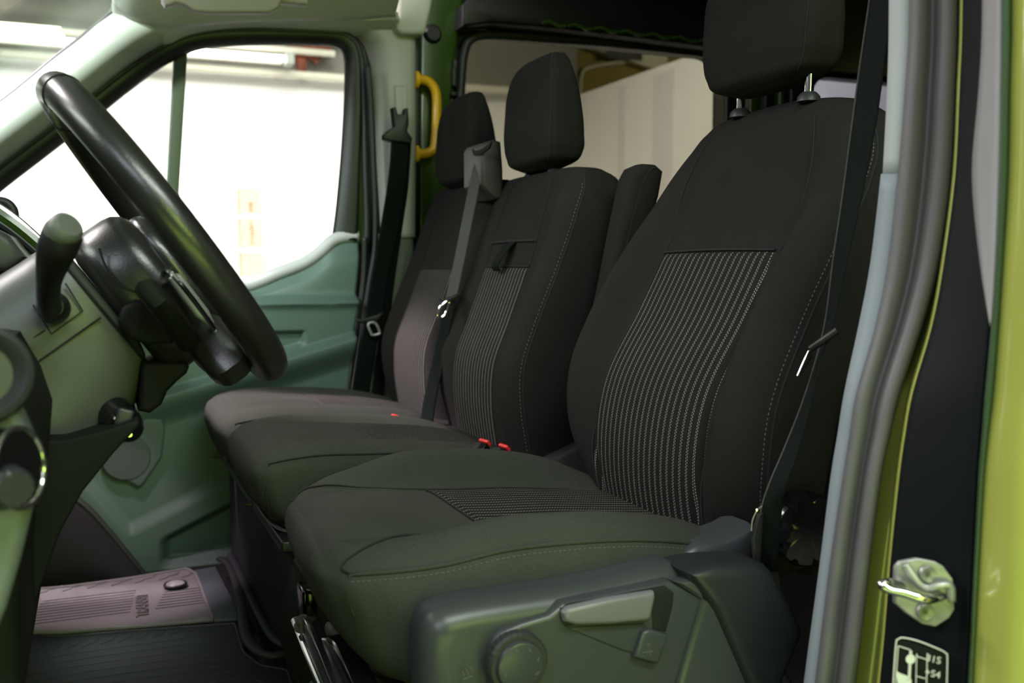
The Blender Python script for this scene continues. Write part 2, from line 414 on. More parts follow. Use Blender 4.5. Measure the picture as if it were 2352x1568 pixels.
def pipe_x(name, v, Y, x0, x1, r, m_, label, cat, dz=0):
    z = at(600, v, Y=Y).z+dz
    return MB().tube([(x0+(x1-x0)*i/8, Y, z) for i in range(9)], r, 12).build(name, m_, None, label=label, category=cat, group=None) if False else (z, MB().tube([(x0+(x1-x0)*i/8, Y, z) for i in range(9)], r, 12))
for v0, r_, lab, x1 in ((110, .022, 'upper cream pipe above the fluorescent tube, past the passenger window', 1.45), (166, .026, 'lower cream pipe along the top of the white wall, under the tube', 3.0)):
    z, mb = pipe_x('pipe', v0, 6.40, -3.5, x1, r_, M_pipe, lab, 'pipe')
    for xk in (-2.4, -.6, 1.1):
        mb.box((xk, 6.45, z), (.03, .1, .03), .004)
    o = mb.build('ceiling_pipe', M_pipe); o['label'] = lab; o['category'] = 'pipe'
z = at(600, 130, Y=6.2).z
lt = empty('fluorescent_light', (-.2, 6.2, z), 'long fluorescent tube light above the white wall, seen through the passenger window', 'ceiling light')
MB().box((-.35, 6.30, z-.004), (2.9, .04, .03), .008).build('lamp_housing', M_pipe, lt)
MB().tube([(-1.7+2.8*i/6, 6.2, z) for i in range(7)], .016, 12).build('lamp_tube', M_tube, lt)
MB().box((1.13, 6.23, z), (.05, .12, .07), .01).build('lamp_end_cap', M_ceil, lt)
# second light, seen through the windscreen
z2 = 2.46
z2 = 1.765
lt = empty('fluorescent_light', (-1.5, 5.2, z2), 'fluorescent tube light seen through the top of the windscreen', 'ceiling light')
MB().box((-1.26, 5.22, z2+.035), (2.3, .08, .03), .01).build('lamp_housing', M_pipe, lt)
MB().tube([(-2.30+2.2*i/6, 5.2, z2) for i in range(7)], .014, 12).build('lamp_tube', M_tube, lt)
# timber posts behind the pipes
for x_, wd, lab in ((1.24, .16, 'red brown timber post above the white wall, behind the pipes'),):
    p = MB().box((x_, 6.47, ZW+.42), (wd, .06, .66), .01).box((x_+.01, 6.46, ZW+.06), (.06, .05, .16), .01).slab([(x_+.05, 6.45, ZW+.12), (x_+.30, 6.45, ZW+.42), (x_+.45, 6.45, ZW+.42), (x_+.10, 6.45, ZW+.06)], (0, .05, 0))
    o = p.build('timber_post', M_brick); o['label'] = lab; o['category'] = 'post'
# cardboard carton leaning on the white wall
q0 = at(546, 420, Y=6.3); q1 = at(600, 655, Y=6.3)
cb = empty('cardboard_carton', (q1.x-.12, 6.3, -.55), 'tall narrow cardboard carton with white tape bands leaning by the white wall', 'carton')
h0, h1 = -.55, q0.z; xa = lambda z: q0.x+(q1.x-.12-q0.x)*(q0.z-z)/(q0.z-q1.z); wd = .125
rows = []
for z in np.linspace(h0, h1, 12): rows.append([Vector((xa(z), 6.22, z)), Vector((xa(z)+wd, 6.22, z)), Vector((xa(z)+wd, 6.36, z)), Vector((xa(z), 6.36, z))])
MB().grid(rows, close_u=True, cap=True).build('carton_body', M_card, cb)
for v in (428, 496, 575, 640):
    z = at(570, v, Y=6.22).z
    MB().box((xa(z)+wd/2, 6.29, z), (wd+.006, .146, .022)).build('tape_band', M_cardw, cb)
M_cprint = mat('carton print', (.30, .22, .15), .8)
for wr_, zz_ in (('8P0', 1.06), ('HEAVY', .90)): text_mb(wr_, .045, frame((xa(zz_)+wd*.52, 6.217, zz_), (.07, 0, -1), (-1, 0, 0)), .001).build('carton_print', M_cprint, cb)
# dark bottle like object by the carton
p0 = at(613, 618, Y=6.2)
dk = MB().lathe([(.001, 0), (.045, 0), (.045, .08), (.015, .13), (.012, .17), (.001, .17)], (p0.x+.14, 6.2, p0.z-.16), (0, 0, 1), 16, (1, 0, 0))
dk.box((p0.x+.14, 6.2, (p0.z-.16-.55)/2), (.08, .16, p0.z-.16+.55), .01)
o = dk.build('tool_stand', M_blk); o['label'] = 'small dark stand beside the cardboard carton, just above the door sill'; o['category'] = 'stand'
# window unit above the partition
c0 = at(1440, 95, Y=8.85)
fr = empty('wall_unit', (c0.x, 8.85, c0.z-.3), 'white framed unit on the ochre wall above the partition, through the tinted window', 'wall unit')
MB().slab([(c0.x-.42, 8.88, c0.z+.5), (c0.x+.42, 8.88, c0.z+.5), (c0.x+.42, 8.88, c0.z-.30), (c0.x-.42, 8.88, c0.z-.12)], (0, -.12, 0), .01).build('unit_frame', M_pipe, fr)
MB().slab([(c0.x-.28, 8.76, c0.z+.45), (c0.x+.12, 8.76, c0.z+.45), (c0.x+.12, 8.76, c0.z-.20), (c0.x-.28, 8.76, c0.z-.20)], (0, -.012, 0), .004).build('unit_grille', M_doorl, fr)
for a in ((1130*0+1335, 175, 1460, 120),):
    A = at(a[0], a[1], Y=8.85); B = at(a[2], a[3]+20, Y=8.85)
    o = MB().tube(smooth([(A.x, 8.85, A.z-.3), A, (A.x+.12, 8.85, A.z+.1), B, (B.x+.3, 8.85, B.z+.03)], 6), .018, 8).build('conduit', M_pipe); o['label'] = 'cream conduit on the ochre wall below the white framed unit'; o['category'] = 'pipe'
# reflections in the tinted glass, put as coloured strips on the partition
M_strip = mat('lilac grey strip', (.70, .665, .68), .8)
for u0, u1, v0, lab in ((1500, 1548, 155, 'wide lilac glass reflection, put as a coloured strip on the partition wall'), (1420, 1436, 175, 'narrow lilac glass reflection, put as a coloured strip on the partition wall')):
    a = at(u0, v0, X=XR-.004); b_ = at(u1, v0, X=XR-.004)
    o = MB().slab([(XR, a.y, -.5), (XR, b_.y, -.5), (XR, b_.y, 1.86), (XR, a.y, 1.86)], (-.006, 0, 0)).build('reflection_strip', M_strip); o['label'] = lab; o['category'] = 'strip'

# ================================================================== van shell
YS = 2.62
def rrect(x0, x1, z0, z1, r, n=6):
    pts = []
    for cx, cz, a0 in ((x1-r, z1-r, 0), (x0+r, z1-r, 90), (x0+r, z0+r, 180), (x1-r, z0+r, 270)):
        for i in range(n+1):
            a = math.radians(a0+90*i/n); pts.append((cx+r*math.cos(a), cz+r*math.sin(a)))
    return pts
# --- cargo side wall with two window openings, as strips of panel round them
def wall_pieces(x0, x1, z0, z1, y, th, holes):
    mb = MB(); xs = x0
    for hx0, hx1, hz0, hz1, r in holes:
        if hx0 > xs: mb.box(((xs+hx0)/2, y+th/2, (z0+z1)/2), (hx0-xs, th, z1-z0))
        ring = rrect(hx0, hx1, hz0, hz1, r)
        # frame between ring and outer rectangle of this bay
        N = len(ring); cx_, cz_ = (hx0+hx1)/2, (hz0+hz1)/2; outer = []
        for px, pz in ring:
            dx, dz = px-cx_, pz-cz_
            sx = ((hx1-cx_) if dx > 0 else (cx_-hx0))/max(1e-6, abs(dx)); szz = ((z1-cz_) if dz > 0 else (cz_-z0))/max(1e-6, abs(dz))
            if abs(dx) >= abs((hx1-cx_))*.999-r: outer.append((hx1 if dx > 0 else hx0, pz))
            else: outer.append((px, z1 if dz > 0 else z0))
        # simple split: above, below, and rounded filler corners
        mb.box((cx_, y+th/2, (hz1+z1)/2), (hx1-hx0, th, z1-hz1)); mb.box((cx_, y+th/2, (hz0+z0)/2), (hx1-hx0, th, hz0-z0))
        k = (N)//4
        for ci, (qx, qz) in enumerate(((hx1, hz1), (hx0, hz1), (hx0, hz0), (hx1, hz0))):
            arc = ring[ci*k:(ci+1)*k]
            pts = [(qx, y, qz)]+[(a, y, b) for a, b in arc]
            mb.slab(pts, (0, th, 0))
        xs = hx1
    if xs < x1: mb.box(((xs+x1)/2, y+th/2, (z0+z1)/2), (x1-xs, th, z1-z0))
    return mb
M_in = mat('dark inner side panel', (.010, .014, .006), .5, coat=.1)
mb = wall_pieces(.76, 4.3, -.05, 1.62, YS, .05, [(.952, 1.795, .42, 1.338, .07), (2.14, 2.95, .42, 1.308, .06)])
struct(mb.build('wall_passenger', M_in, angle=30), 'dark inner side wall of the van behind the front seats')
struct(MB().box((2.55, 2.605, 1.46), (.9, .02, .27), .008).build('trim_rear_header', mat('olive inner panel', (.24, .28, .085), .6)), 'dark olive panel above the rear side window')
# green painted post between cab and sliding door
pz = [at(u, v, Y=2.56) for u, v in ((962, -60), (1075, -60), (1050, 110), (1040, 250), (1035, 420), (1030, 760), (962, 760))]
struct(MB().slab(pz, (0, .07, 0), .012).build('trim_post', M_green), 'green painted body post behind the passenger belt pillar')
b = MB().slab([at(u, v, Y=2.545) for u, v in ((950, 60), (966, 60), (966, 700), (950, 700))], (0, .03, 0), .004); struct(b.build('trim_post_seal', M_blk), 'black seal strip on the edge of the green body post')
# door frame ribs and seal of sliding door
ed = smooth([at(u, v, Y=2.58) for u, v in ((1625, 122), (1400, 98), (1250, 88), (1130, 80), (1085, 88), (1066, 120), (1058, 200), (1052, 330), (1046, 500), (1042, 700))], 8)
struct(MB().tube(ed, .013, 10).build('trim_slide_seal', M_rub), 'black seal round the tinted side window')
ed = smooth([at(u, v, Y=2.57) for u, v in ((1100, -10), (1060, 30), (1045, 90), (1038, 200), (1030, 420))], 8)
struct(MB().tube(ed, .006, 8).build('trim_slide_edge', M_green), 'green edge of the sliding door opening')
# header track above the sliding door
hd = [at(u, v, Y=2.50) for u, v in ((1062, 60), (1064, 10), (1120, -40), (1700, 20), (1700, 112), (1640, 108), (1400, 78), (1250, 62), (1130, 52))]
struct(MB().slab(hd, (0, .09, 0), .01).build('trim_header', mat('black header', (.004, .004, .005), .5)), 'black header rail over the side window')
mb = MB()
for k in range(7):
    a = at(1245+60*k, 53+7*k, Y=2.5); b_ = at(1300+60*k, 60+7*k, Y=2.5)
    mb.tube(smooth([a, a.lerp(b_, .3)+Vector((0, 0, .006)), a.lerp(b_, .7)-Vector((0, 0, .002)), b_], 4), .0045, 6)
struct(mb.build('trim_header_highlight', M_green), 'thin green highlights under the header rail, put as coloured tubes')  # highlights along the header's lower edge, laid on as green tubes
# black plug on the post and small latch fittings
pl = at(993, 78, Y=2.56)
o = MB().lathe([(.001, -.012), (.018, -.012), (.024, -.006), (.026, 0), (.026, .01)], pl, (0, 1, 0), 24).build('round_plug', M_blk, None, label='round black rubber plug on the green body post', category='plug')
mb = MB()
for u, v, h in ((1045, 150, .03), (1043, 178, .05)):
    p = at(u, v, Y=2.55); mb.box(p, (.014, .02, h), .003)
p = at(1043, 190, Y=2.545); mb.box(p+Vector((0, 0, -.03)), (.02, .02, .012), .003)
mb.build('door_catch', M_blk, None, label='small black catch on the edge of the sliding door opening', category='latch')
# --- van roof, rear, floor, driver side rear wall
struct(MB().box((2.6, 1.5, 1.60), (3.4, 2.5, .04)).build('ceiling', mat('bare roof skin', (.03, .022, .016), .6)), 'dark bare roof over the load space')
struct(MB().box((4.3, 1.6, .8), (.05, 2.1, 1.7)).build('wall_rear', M_in), 'dark rear doors')
struct(MB().box((2.6, .62, .75), (3.2, .05, 1.7)).build('wall_driver', M_in), 'dark side wall behind the driver')
struct(MB().box((1.6, 1.62, -.06), (5.5, 2.06, .08)).build('floor', M_carp), 'dark carpeted cab floor')
# inside roof crossbow, reddish light catcher
# dark vertical rails of the load space seen between the head restraint posts
for k, (u, wd, mm, lab) in enumerate(((1672, .03, M_blk, 'leftmost black upright of the load space shelving, behind the driver head restraint'), (1728, .035, M_green, 'green upright behind the driver head restraint posts'), (1760, .03, M_in, 'dark upright behind the driver head restraint, right of the green one'), (1790, .02, M_green, 'thin green upright just left of the right head restraint post'), (1825, .05, M_blk, 'black upright beside the right head restraint post'))):
    p = at(u, 240, Y=2.50); o = MB().box((p.x, 2.50, .75), (wd, .03, 1.5), .006).build('side_upright', mm, None, label=lab, category='upright')
# --- windows
struct(MB().slab([(.93, 2.655, .40), (1.82, 2.655, .40), (1.82, 2.655, 1.36), (.93, 2.655, 1.36)], (0, .004, 0)).build('window_4', glass('privacy glass', (.47, .465, .41), .8)), 'tinted fixed side window behind the seats')
struct(MB().slab([(2.10, 2.655, .40), (2.98, 2.655, .40), (2.98, 2.655, 1.33), (2.10, 2.655, 1.33)], (0, .004, 0)).build('window_5', glass('light glass', (.50, .51, .56), .6)), 'rear side window of the load space')

# --- front passenger door
inner = [(0, 418), (60, 372), (130, 318), (200, 265), (270, 208), (340, 155), (400, 118), (450, 98), (520, 90), (600, 87), (700, 88), (768, 92), (793, 106), (803, 135), (804, 180), (800, 260), (792, 360), (782, 450), (774, 510), (768, 545)]
seal = [(0, 372), (60, 327), (130, 275), (200, 221), (270, 166), (340, 118), (400, 88), (450, 72), (520, 64), (600, 63), (700, 66), (775, 70), (812, 84), (832, 112), (842, 165), (848, 260), (852, 360), (858, 450), (862, 520), (862, 565)]
def ex(l, u, v): return [(u, v)]+l
inner_e = [(-160, 545)]+inner; seal_e = [(-160, 497)]+seal
d = empty('door_1', (.3, 2.5, 0), 'passenger front door with grey trim', 'door'); del d['category']; d['kind'] = 'structure'
A = smooth(A_(inner_e, 2.565), 6); S_ = smooth(A_(seal_e, 2.535), 6)
# frame between glass and seal
midp = [((a[0]+b[0])/2, (a[1]+b[1])/2) for a, b in zip(inner_e, seal_e)]
Mi = smooth(A_(midp, 2.55), 6)
mb = band(A, Mi, .006, 7, 110)
mb.build('window_frame', mat('door frame black', (.012, .013, .011), .45), d, solid=-.02, angle=180)
Sm = smooth(A_([((a[0]*.22+b[0]*.78), (a[1]*.22+b[1]*.78)) for a, b in zip(inner_e, seal_e)], 2.535), 6)
MB().tube(resample(Sm, 120), .0085, 10).build('door_seal', M_rub, d, angle=180)
so_ = [(-160, 474), (0, 349), (60, 303), (130, 251), (200, 196), (270, 141), (335, 96), (385, 68), (450, 52), (520, 46), (600, 45), (700, 48), (790, 52), (840, 70), (866, 108), (874, 165), (880, 260), (884, 360), (888, 450), (888, 520), (888, 565)]
band(smooth(A_(midp, 2.57), 6), smooth(A_(so_, 2.575), 6), 0, 4, 110).build('frame_flange', mat('door frame black', (.012, .013, .011), .45), d, solid=-.01, angle=180)
MB().slab(A_([(798, 535), (888, 535), (880, 650), (850, 800), (830, 960), (770, 960), (800, 760)], 2.57), (0, .03, 0), .002).build('rear_door_edge', mat('door frame black', (.012, .013, .011), .45), d)
# painted frame behind seal
Bp = [(822, 170), (832, 200), (838, 400), (840, 560), (797, 560), (803, 440), (811, 330), (818, 220)]
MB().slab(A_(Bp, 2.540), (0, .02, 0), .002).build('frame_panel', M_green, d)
MB().tube(A_([(819, 220), (811, 330), (803, 440), (796, 548)], 2.538), .0022, 6).build('frame_edge', M_trim, d)
# divider bar and quarter glass frame
MB().slab([at(u, v, Y=2.56) for u, v in ((400, 112), (432, 98), (409, 470), (409, 640), (380, 640), (381, 470))], (0, .025, 0), .003).build('divider_bar', mat('green grey bar', (.06, .075, .045), .5), d)
# door trim panel as a moulded height field
sill = [(-260, 780), (0, 745), (200, 710), (400, 672), (560, 648), (640, 618), (700, 594), (738, 568), (765, 543), (795, 534), (822, 533)]
sillX = [at(u, v, Y=2.52) for u, v in sill]
ztop = table([p.x for p in sillX], [p.z for p in sillX])
xr_tab = table([-.05, .05, .25, .42, .52, .62, .80], [.545, .55, .575, .60, .62, .632, .632])
def door_xr(z): return xr_tab(z)
def door_y(x, z):
    zt = ztop(x); y = 2.47
    k = (zt-z)
    y += .10*math.exp(-((max(0, k))/.030)**1.5)                       # rolled top edge towards the glass
    y += .045*sstep(.608, .634, z)*sstep(.0, .05, k)                    # upper area set back above the shelf
    y -= .012*math.exp(-((z-.612)/.012)**2)
    zr = .385+(x-.10)*.27                                              # sloping arm rest ridge
    y += .045*(1-sstep(zr-.004, zr+.012, z))*0 - .035*sstep(zr-.075, zr-.005, z)*(1-sstep(zr, zr+.018, z))
    y -= .025*(1-sstep(zr-.09, zr-.03, z))*0
    # pull pocket right
    px = sstep(.34, .36, x)*(1-sstep(.468, .476, x)); pzz = sstep(zr+.012, zr+.03, z)*(1-sstep(.535, .543, z)); y += .018*px*pzz
    # lower kick bulge line
    zl = .075+abs(x-.06)*.45*(x > .06)+abs(x-.06)*1.3*(x <= .06)
    y -= .012*(1-sstep(zl-.01, zl+.03, z))
    # map pocket
    y += .03*sstep(.12, .15, x)*(1-sstep(zl-.07, zl-.045, z))*sstep(-.02, .01, z)
    return y
rows = []
NX, NZ = 150, 300
for j in range(NZ):
    r = []
    for i in range(NX):
        s_ = j/(NZ-1)
        x = -.35+(door_xr(.0+.62*s_)+.35)*i/(NX-1); zt = ztop(x); z = -.02+(zt+.02)*s_
        r.append(Vector((x, door_y(x, z), z)))
    rows.append(r)
MB().grid(rows).build('trim_panel', M_door, d, angle=60, solid=-.004)
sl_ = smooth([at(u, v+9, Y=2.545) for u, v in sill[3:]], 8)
MB().tube(resample(sl_, 60), .0165, 14).build('sill_highlight', mat('pale sill highlight', (.52, .50, .52), .5), d, angle=180, label='rounded window sill, highlight put into its pale colour')  # separate pale tube, window light on the sill put into its colour
# speaker grille
gp = [(322, 958), (372, 962), (380, 985), (372, 1050), (330, 1112), (318, 1120), (245, 1078), (225, 1040), (262, 985)]
G = [at(u, v, Y=2.452) for u, v in gp]
MB().slab(G, (0, .02, 0), .006).build('speaker_grille', mat('speaker grille', (.085, .115, .11), .6, bump=(500, .9, .001)), d)
cc = at(290, 1050, Y=2.450); MB().lathe([(.001, 0), (.052, 0), (.056, .004)], cc, (0, 1, 0), 32).build('speaker_cone', mat('speaker cone', (.05, .07, .066), .7), d)
# wheel arch trim in the front corner
wa = smooth(A_([(-120, 900), (60, 1080), (180, 1150), (240, 1210), (290, 1270), (330, 1320)], 2.44), 8)
wb = smooth(A_([(-120, 1350), (0, 1350), (90, 1350), (150, 1350), (220, 1350), (300, 1350)], 2.40), 8)
struct(band(wa, wb, .03, 9, 60).build('trim_arch', M_carp, solid=-.01), 'dark carpet over the front wheel arch')
MB().tube(resample(wa, 40), .008, 8).build('arch_edge', M_rub, d)
# clear glass of the door
gl = [at(u, v, Y=2.585) for u, v in ((395, 60), (830, 50), (840, 600), (395, 760))]
struct(MB().slab(gl, (0, .004, 0)).build('window_1', glass('clear glass', (.93, .95, .93))), 'front passenger door window')
gl = [at(u, v, Y=2.585) for u, v in ((-320, 700), (395, 60), (395, 760), (-320, 860))]
struct(MB().slab(gl, (0, .004, 0)).build('window_2', glass('clear glass', (.93, .95, .93))), 'small front quarter window')

# --- A pillar trim
seal_o = [(-160, 490), (0, 366), (60, 321), (130, 268), (200, 214), (270, 158), (330, 116), (378, 90)]
ws_o = [(-200, 388), (0, 240), (60, 193), (120, 143), (180, 97), (230, 55), (262, 34), (285, 30)]
A = smooth([at(u, v, Y=2.53) for u, v in seal_o], 8); B = smooth([at(u, v, Y=2.50) for u, v in ws_o], 8)
mb = band(A, B, .055, 25, 60, pw=.62)
struct(mb.build('trim_1', M_trim, solid=-.01, angle=180), 'pale grey trim of the windscreen pillar')
# windscreen surround and glass
wsl = smooth([at(u, v, Y=2.495) for u, v in [(-200, 385), (0, 237), (60, 190), (120, 140), (180, 94), (228, 56), (256, 30), (265, 5), (262, -40), (240, -90)]], 8)
struct(MB().tube(wsl, .0075, 10).build('trim_windscreen', M_rub, angle=180), 'black edge band of the windscreen')
g0 = at(0, 236, Y=2.49); g1 = at(250, 40, Y=2.49); dirw = (g1-g0).normalized()
q = [g0-dirw*.9, g1+dirw*.16]
tilt = Vector((-.16, 0, .02))
struct(MB().slab([q[0], q[1], q[1]+Vector((0, -1.9, 0))+tilt*.0, q[0]+Vector((0, -1.9, 0))], (-.003, 0, .003)).build('window_3', glass('windscreen glass', (.80, .86, .82), .12)), 'windscreen')
# --- headliner over the cab, from seal line up to roof
hl_in = [(262, 34), (300, 54), (340, 76), (378, 92), (420, 74), (470, 62), (540, 55), (620, 54), (700, 57), (780, 62), (830, 66), (905, 68), (915, 72)]
A = smooth([at(u, v, Y=2.525) for u, v in hl_in], 8)
mid = smooth([at(u, v, Y=2.40)for u, v in [(262, -30), (300, 0), (360, 15), (400, 20), (440, 20), (480, 18), (540, 14), (620, 12), (700, 10), (780, 8), (840, 6), (905, 4), (912, 4)]], 8)
top = [Vector((p.x-.03, 1.95, 1.50)) for p in mid]; far = [Vector((p.x-.05, .80, 1.56)) for p in mid]
mb = MB(); Ar = resample(A, 70); Mr = resample(mid, 70); Tr = resample(top, 70); Fr = resample(far, 70); rows = []
for a, b_, c, e in zip(Ar, Mr, Tr, Fr):
    col = smooth([a+Vector((0, .03, -.004)), a, a.lerp(b_, .12)+Vector((0, -.012, 0)), a.lerp(b_, .5)+Vector((0, -.012, 0)), b_, c, e], 5); rows.append(col)
mb.grid(rows); struct(mb.build('ceiling_cab', M_head, solid=-.01, angle=180), 'pale headliner over the cab')
hb = [at(u, v, Y=2.46) for u, v in ((918, -60), (1004, -60), (992, 20), (980, 72), (972, 78), (925, 76), (912, 64), (914, 20))]
struct(MB().slab(hb, (0, .07, 0), .012).build('trim_2', M_head), 'headliner end piece above the belt pillar')
# sun visor edge
sv = [at(u, v, Y=2.05) for u, v in ((371, -30), (372, 2), (380, 13), (392, 12), (405, 6), (425, 10), (445, 24), (480, 28), (620, 28), (640, 18), (655, -10), (660, -40))]
svr = empty('sun_visor', (.3, 2.05, 1.33), 'pale lilac grey sun visor folded up against the headliner, above the passenger window', 'sun visor')
MB().slab(sv, (0, .03, 0), .006).build('visor_board', mat('visor lilac grey', (.45, .40, .42), .7), svr)
MB().box(at(672, 4, Y=2.08), (.06, .03, .012), .004).build('visor_hinge', mat('visor lilac grey', (.45, .40, .42), .7), svr)
# --- B pillar trim, passenger side
bp = [(808, 72), (820, 84), (838, 108), (850, 160), (856, 260), (861, 360), (867, 450), (872, 530), (874, 545), (950, 545), (951, 300), (951, 72), (880, 70)]
vv = [68, 84, 108, 160, 260, 360, 450, 545]; uL = [806, 822, 838, 850, 857, 862, 868, 874]
cls = []
for k, (f_, Y_) in enumerate(((0, 2.57), (6, 2.55), (38, 2.512), (50, 2.503), (60, 2.50))): cls.append(smooth([at(u+f_, v, Y=Y_) for u, v in zip(uL, vv)], 5))
for u_, Y_ in ((940, 2.50), (949, 2.503), (951, 2.515), (951, 2.56)): cls.append(smooth([at(u_, v, Y=Y_) for v in vv], 5))
struct(MB().grid([list(r) for r in zip(*cls)]).build('trim_3', M_trim, solid=-.004, angle=180), 'pale belt pillar trim behind the passenger door')
lp = [(874, 536), (952, 536), (960, 700), (965, 900), (960, 1000), (800, 1000), (800, 940), (822, 820), (842, 690), (866, 600)]
struct(MB().slab([at(u, v, Y=2.505) for u, v in lp], (0, .06, 0), .012, 4).build('trim_4', mat('lower pillar plastic', (.10, .12, .08), .55)), 'darker lower belt pillar trim behind the passenger seat')
# slot of the height adjuster
mb = MB()
for u in (905, 932): mb.tube([at(u, v, Y=2.497) for v in (197, 230, 262)], .0022, 6)
mb.tube([at(905, 197, Y=2.497), at(932, 197, Y=2.497)], .002, 6)
struct(mb.build('trim_5', M_trim), 'slot rim of the belt height adjuster')
# outer body seal of passenger door (rear vertical)
sl2 = smooth([at(u, v, Y=2.49) for u, v in ((845, 150), (853, 260), (858, 380), (862, 480), (861, 570), (850, 640), (838, 720), (824, 820), (808, 930))], 8)
struct(MB().tube(sl2, .0085, 10, flat=.8).build('trim_6', M_rub, angle=180), 'black seal at the rear of the passenger door opening')
sl3 = smooth([at(u, v, Y=2.51) for u, v in ((838, 545), (836, 640), (822, 760), (806, 900))], 8)
struct(MB().tube(sl3, .008, 8).build('trim_7', M_blk, angle=180), 'dark door edge beside the seal')
# yellow grab handle
yh = empty('grab_handle', at(957, 270, Y=2.53), 'bright yellow tubular grab handle behind the passenger head restraint', 'grab handle')
pts = smooth([at(u, v, Y=2.52) for u, v in ((953, 183), (968, 182), (985, 188), (998, 203), (1003, 225), (1003, 260), (1000, 320), (995, 342), (980, 352), (958, 353))], 8)
MB().tube(pts, .0125, 14).build('handle_tube', M_yel, yh, angle=180)
for v in (183, 353):
    p = at(955, v, Y=2.52); MB().lathe([(.001, -.004), (.022, -.004), (.022, .006), (.001, .006)], p, (1, 0, 0), 24).build('mounting_flange', M_yel, yh)
# floor liner step edges

# ================================================================== seats
def headrest(parent, cy, w, z0, z1, xf0, xf1, T0, T1, mname=None, back_top=None):
    H = z1-z0; tt = [0, .05, .14, .28, .5, .72, .86, .94, .985, 1.0]
    ww = [.50, .78, .92, .98, 1.0, .95, .84, .70, .50, .30]
    Tt = [.35, .72, .93, 1.0, .97, .88, .74, .58, .36, .15]
    ff = [.028, .010, .002, -.002, 0, .003, .010, .020, .034, .046]
    zs = [z0+H*t for t in tt]
    T = [(T0+(T1-T0)*t)*k for t, k in zip(tt, Tt)]
    f = [xf0+(xf1-xf0)*t+k for t, k in zip(tt, ff)]
    p = Pad('back', cy, zs, [w*k for k in ww], T, f, [0]*10, n=4.2, groove=0)
    o = p.mesh(48, 72).build('headrest', M_fab, parent, angle=180)
    sd = []
    for i in range(40):
        z = z0+H*(.05+.92*i/39); sd.append(p.front(-.93, z, .0))
    MB().tube(sd, .0013, 6).build('headrest_seam', M_seam, o, angle=180)
    return o, p
def posts(parent, ys, x, z0, z1, lean=.0):
    for i, y in enumerate(ys):
        MB().tube([(x+lean*(z-z0), y, z) for z in (z0-.006, z0, (z0+z1)/2, z1)], .0062, 14).build('headrest_post', M_chr, parent)
        MB().lathe([(.001, .007), (.009, .007), (.0115, .005), (.015, .001), (.0165, -.006), (.001, -.006)], (x, y, z0-.004), (0, 0, 1), 24, (0, 1, 0)).build('post_guide', M_gry, parent)
def insert_q(cy, y0, y1, p):
    return (lambda z: (y0(z)-cy)/p.w(z)), (lambda z: (y1(z)-cy)/p.w(z))

# ---------------- driver seat
CYD = 1.205
ds = empty('driver_seat', (.50, CYD, .10), 'driver seat, nearest of the seats, charcoal cloth with dotted centre panels', 'seat')
bk = Pad('back', CYD,
    [.29, .31, .36, .45, .53, .64, .74, .80, .85, .885, .908, .926, .935],
    [.15, .19, .215, .248, .256, .256, .252, .246, .232, .205, .175, .125, .05],
    [.10, .15, .17, .17, .165, .155, .145, .135, .125, .110, .085, .055, .020],
    [.735, .722, .706, .699, .714, .775, .826, .850, .866, .878, .890, .905, .925],
    [0, .004, .012, .036, .052, .070, .055, .030, .010, 0, 0, 0, 0], n=3.0, s0=.59, s1=.84)
backrest = bk.mesh(80, 110).build('backrest', M_fab, ds, angle=180)
q0 = lambda z: -(.146-.012*sstep(.6, .72, z))/bk.w(z); q1 = lambda z: (.150-.004*sstep(.6, .72, z))/bk.w(z)
bk.patch(q0, q1, .305, .722, off=.0028, nu=60, nv=90).build('insert_panel', M_dot, backrest, angle=180, label='charcoal panel with pale dotted stripes')
MB().tube(bk.line([(q0(.722), .722), (0, .724), (q1(.722), .722)], .0018, 12), .0018, 6).build('panel_seam', M_seam, backrest, angle=180)
for sgn in (-1, 1):
    MB().tube(bk.line([(sgn*.56, .722), (sgn*.60, .77), (sgn*.62, .82), (sgn*.62, .86), (sgn*.64, .90)], .0006, 10), .0012, 6).build('shoulder_seam', M_seam, backrest, angle=180)
    MB().tube(bk.line([(sgn*(.144/bk.w(z)+.02), z) for z in (.33, .40, .50, .60, .66, .722)], .0008, 8), .0013, 6).build('bolster_seam', M_seam, backrest, angle=180)
# side seam with stitching down the near bolster
def sideline(q, za, zb, off=.001, n=60): return [bk.front(q, za+(zb-za)*i/(n-1), off) for i in range(n)]
MB().tube(sideline(-.985, .36, .88), .0016, 6).build('side_seam', M_seam, backrest, angle=180)
stitches(sideline(-.975, .37, .86, .0012)).build('side_stitching', M_stitch, backrest, label='pale stitching on the side bolster')
# plastic back shell of the seat
bsh = Pad('back', CYD, [.30, .34, .45, .60, .75, .86, .895], [.19, .235, .262, .266, .258, .21, .15], [.05, .06, .08, .09, .08, .05, .03],
          [.835, .83, .83, .86, .90, .93, .945], [0]*7, n=4, groove=0)
bsh.mesh(40, 72).build('back_shell', mat('navy black seat back vinyl', (.010, .012, .017), .6), ds, angle=180)
headrest(ds, CYD+.002, .132, .952, 1.17, .862, .868, .095, .07)
posts(ds, (1.116, 1.272), .905, .934, .985, .02)
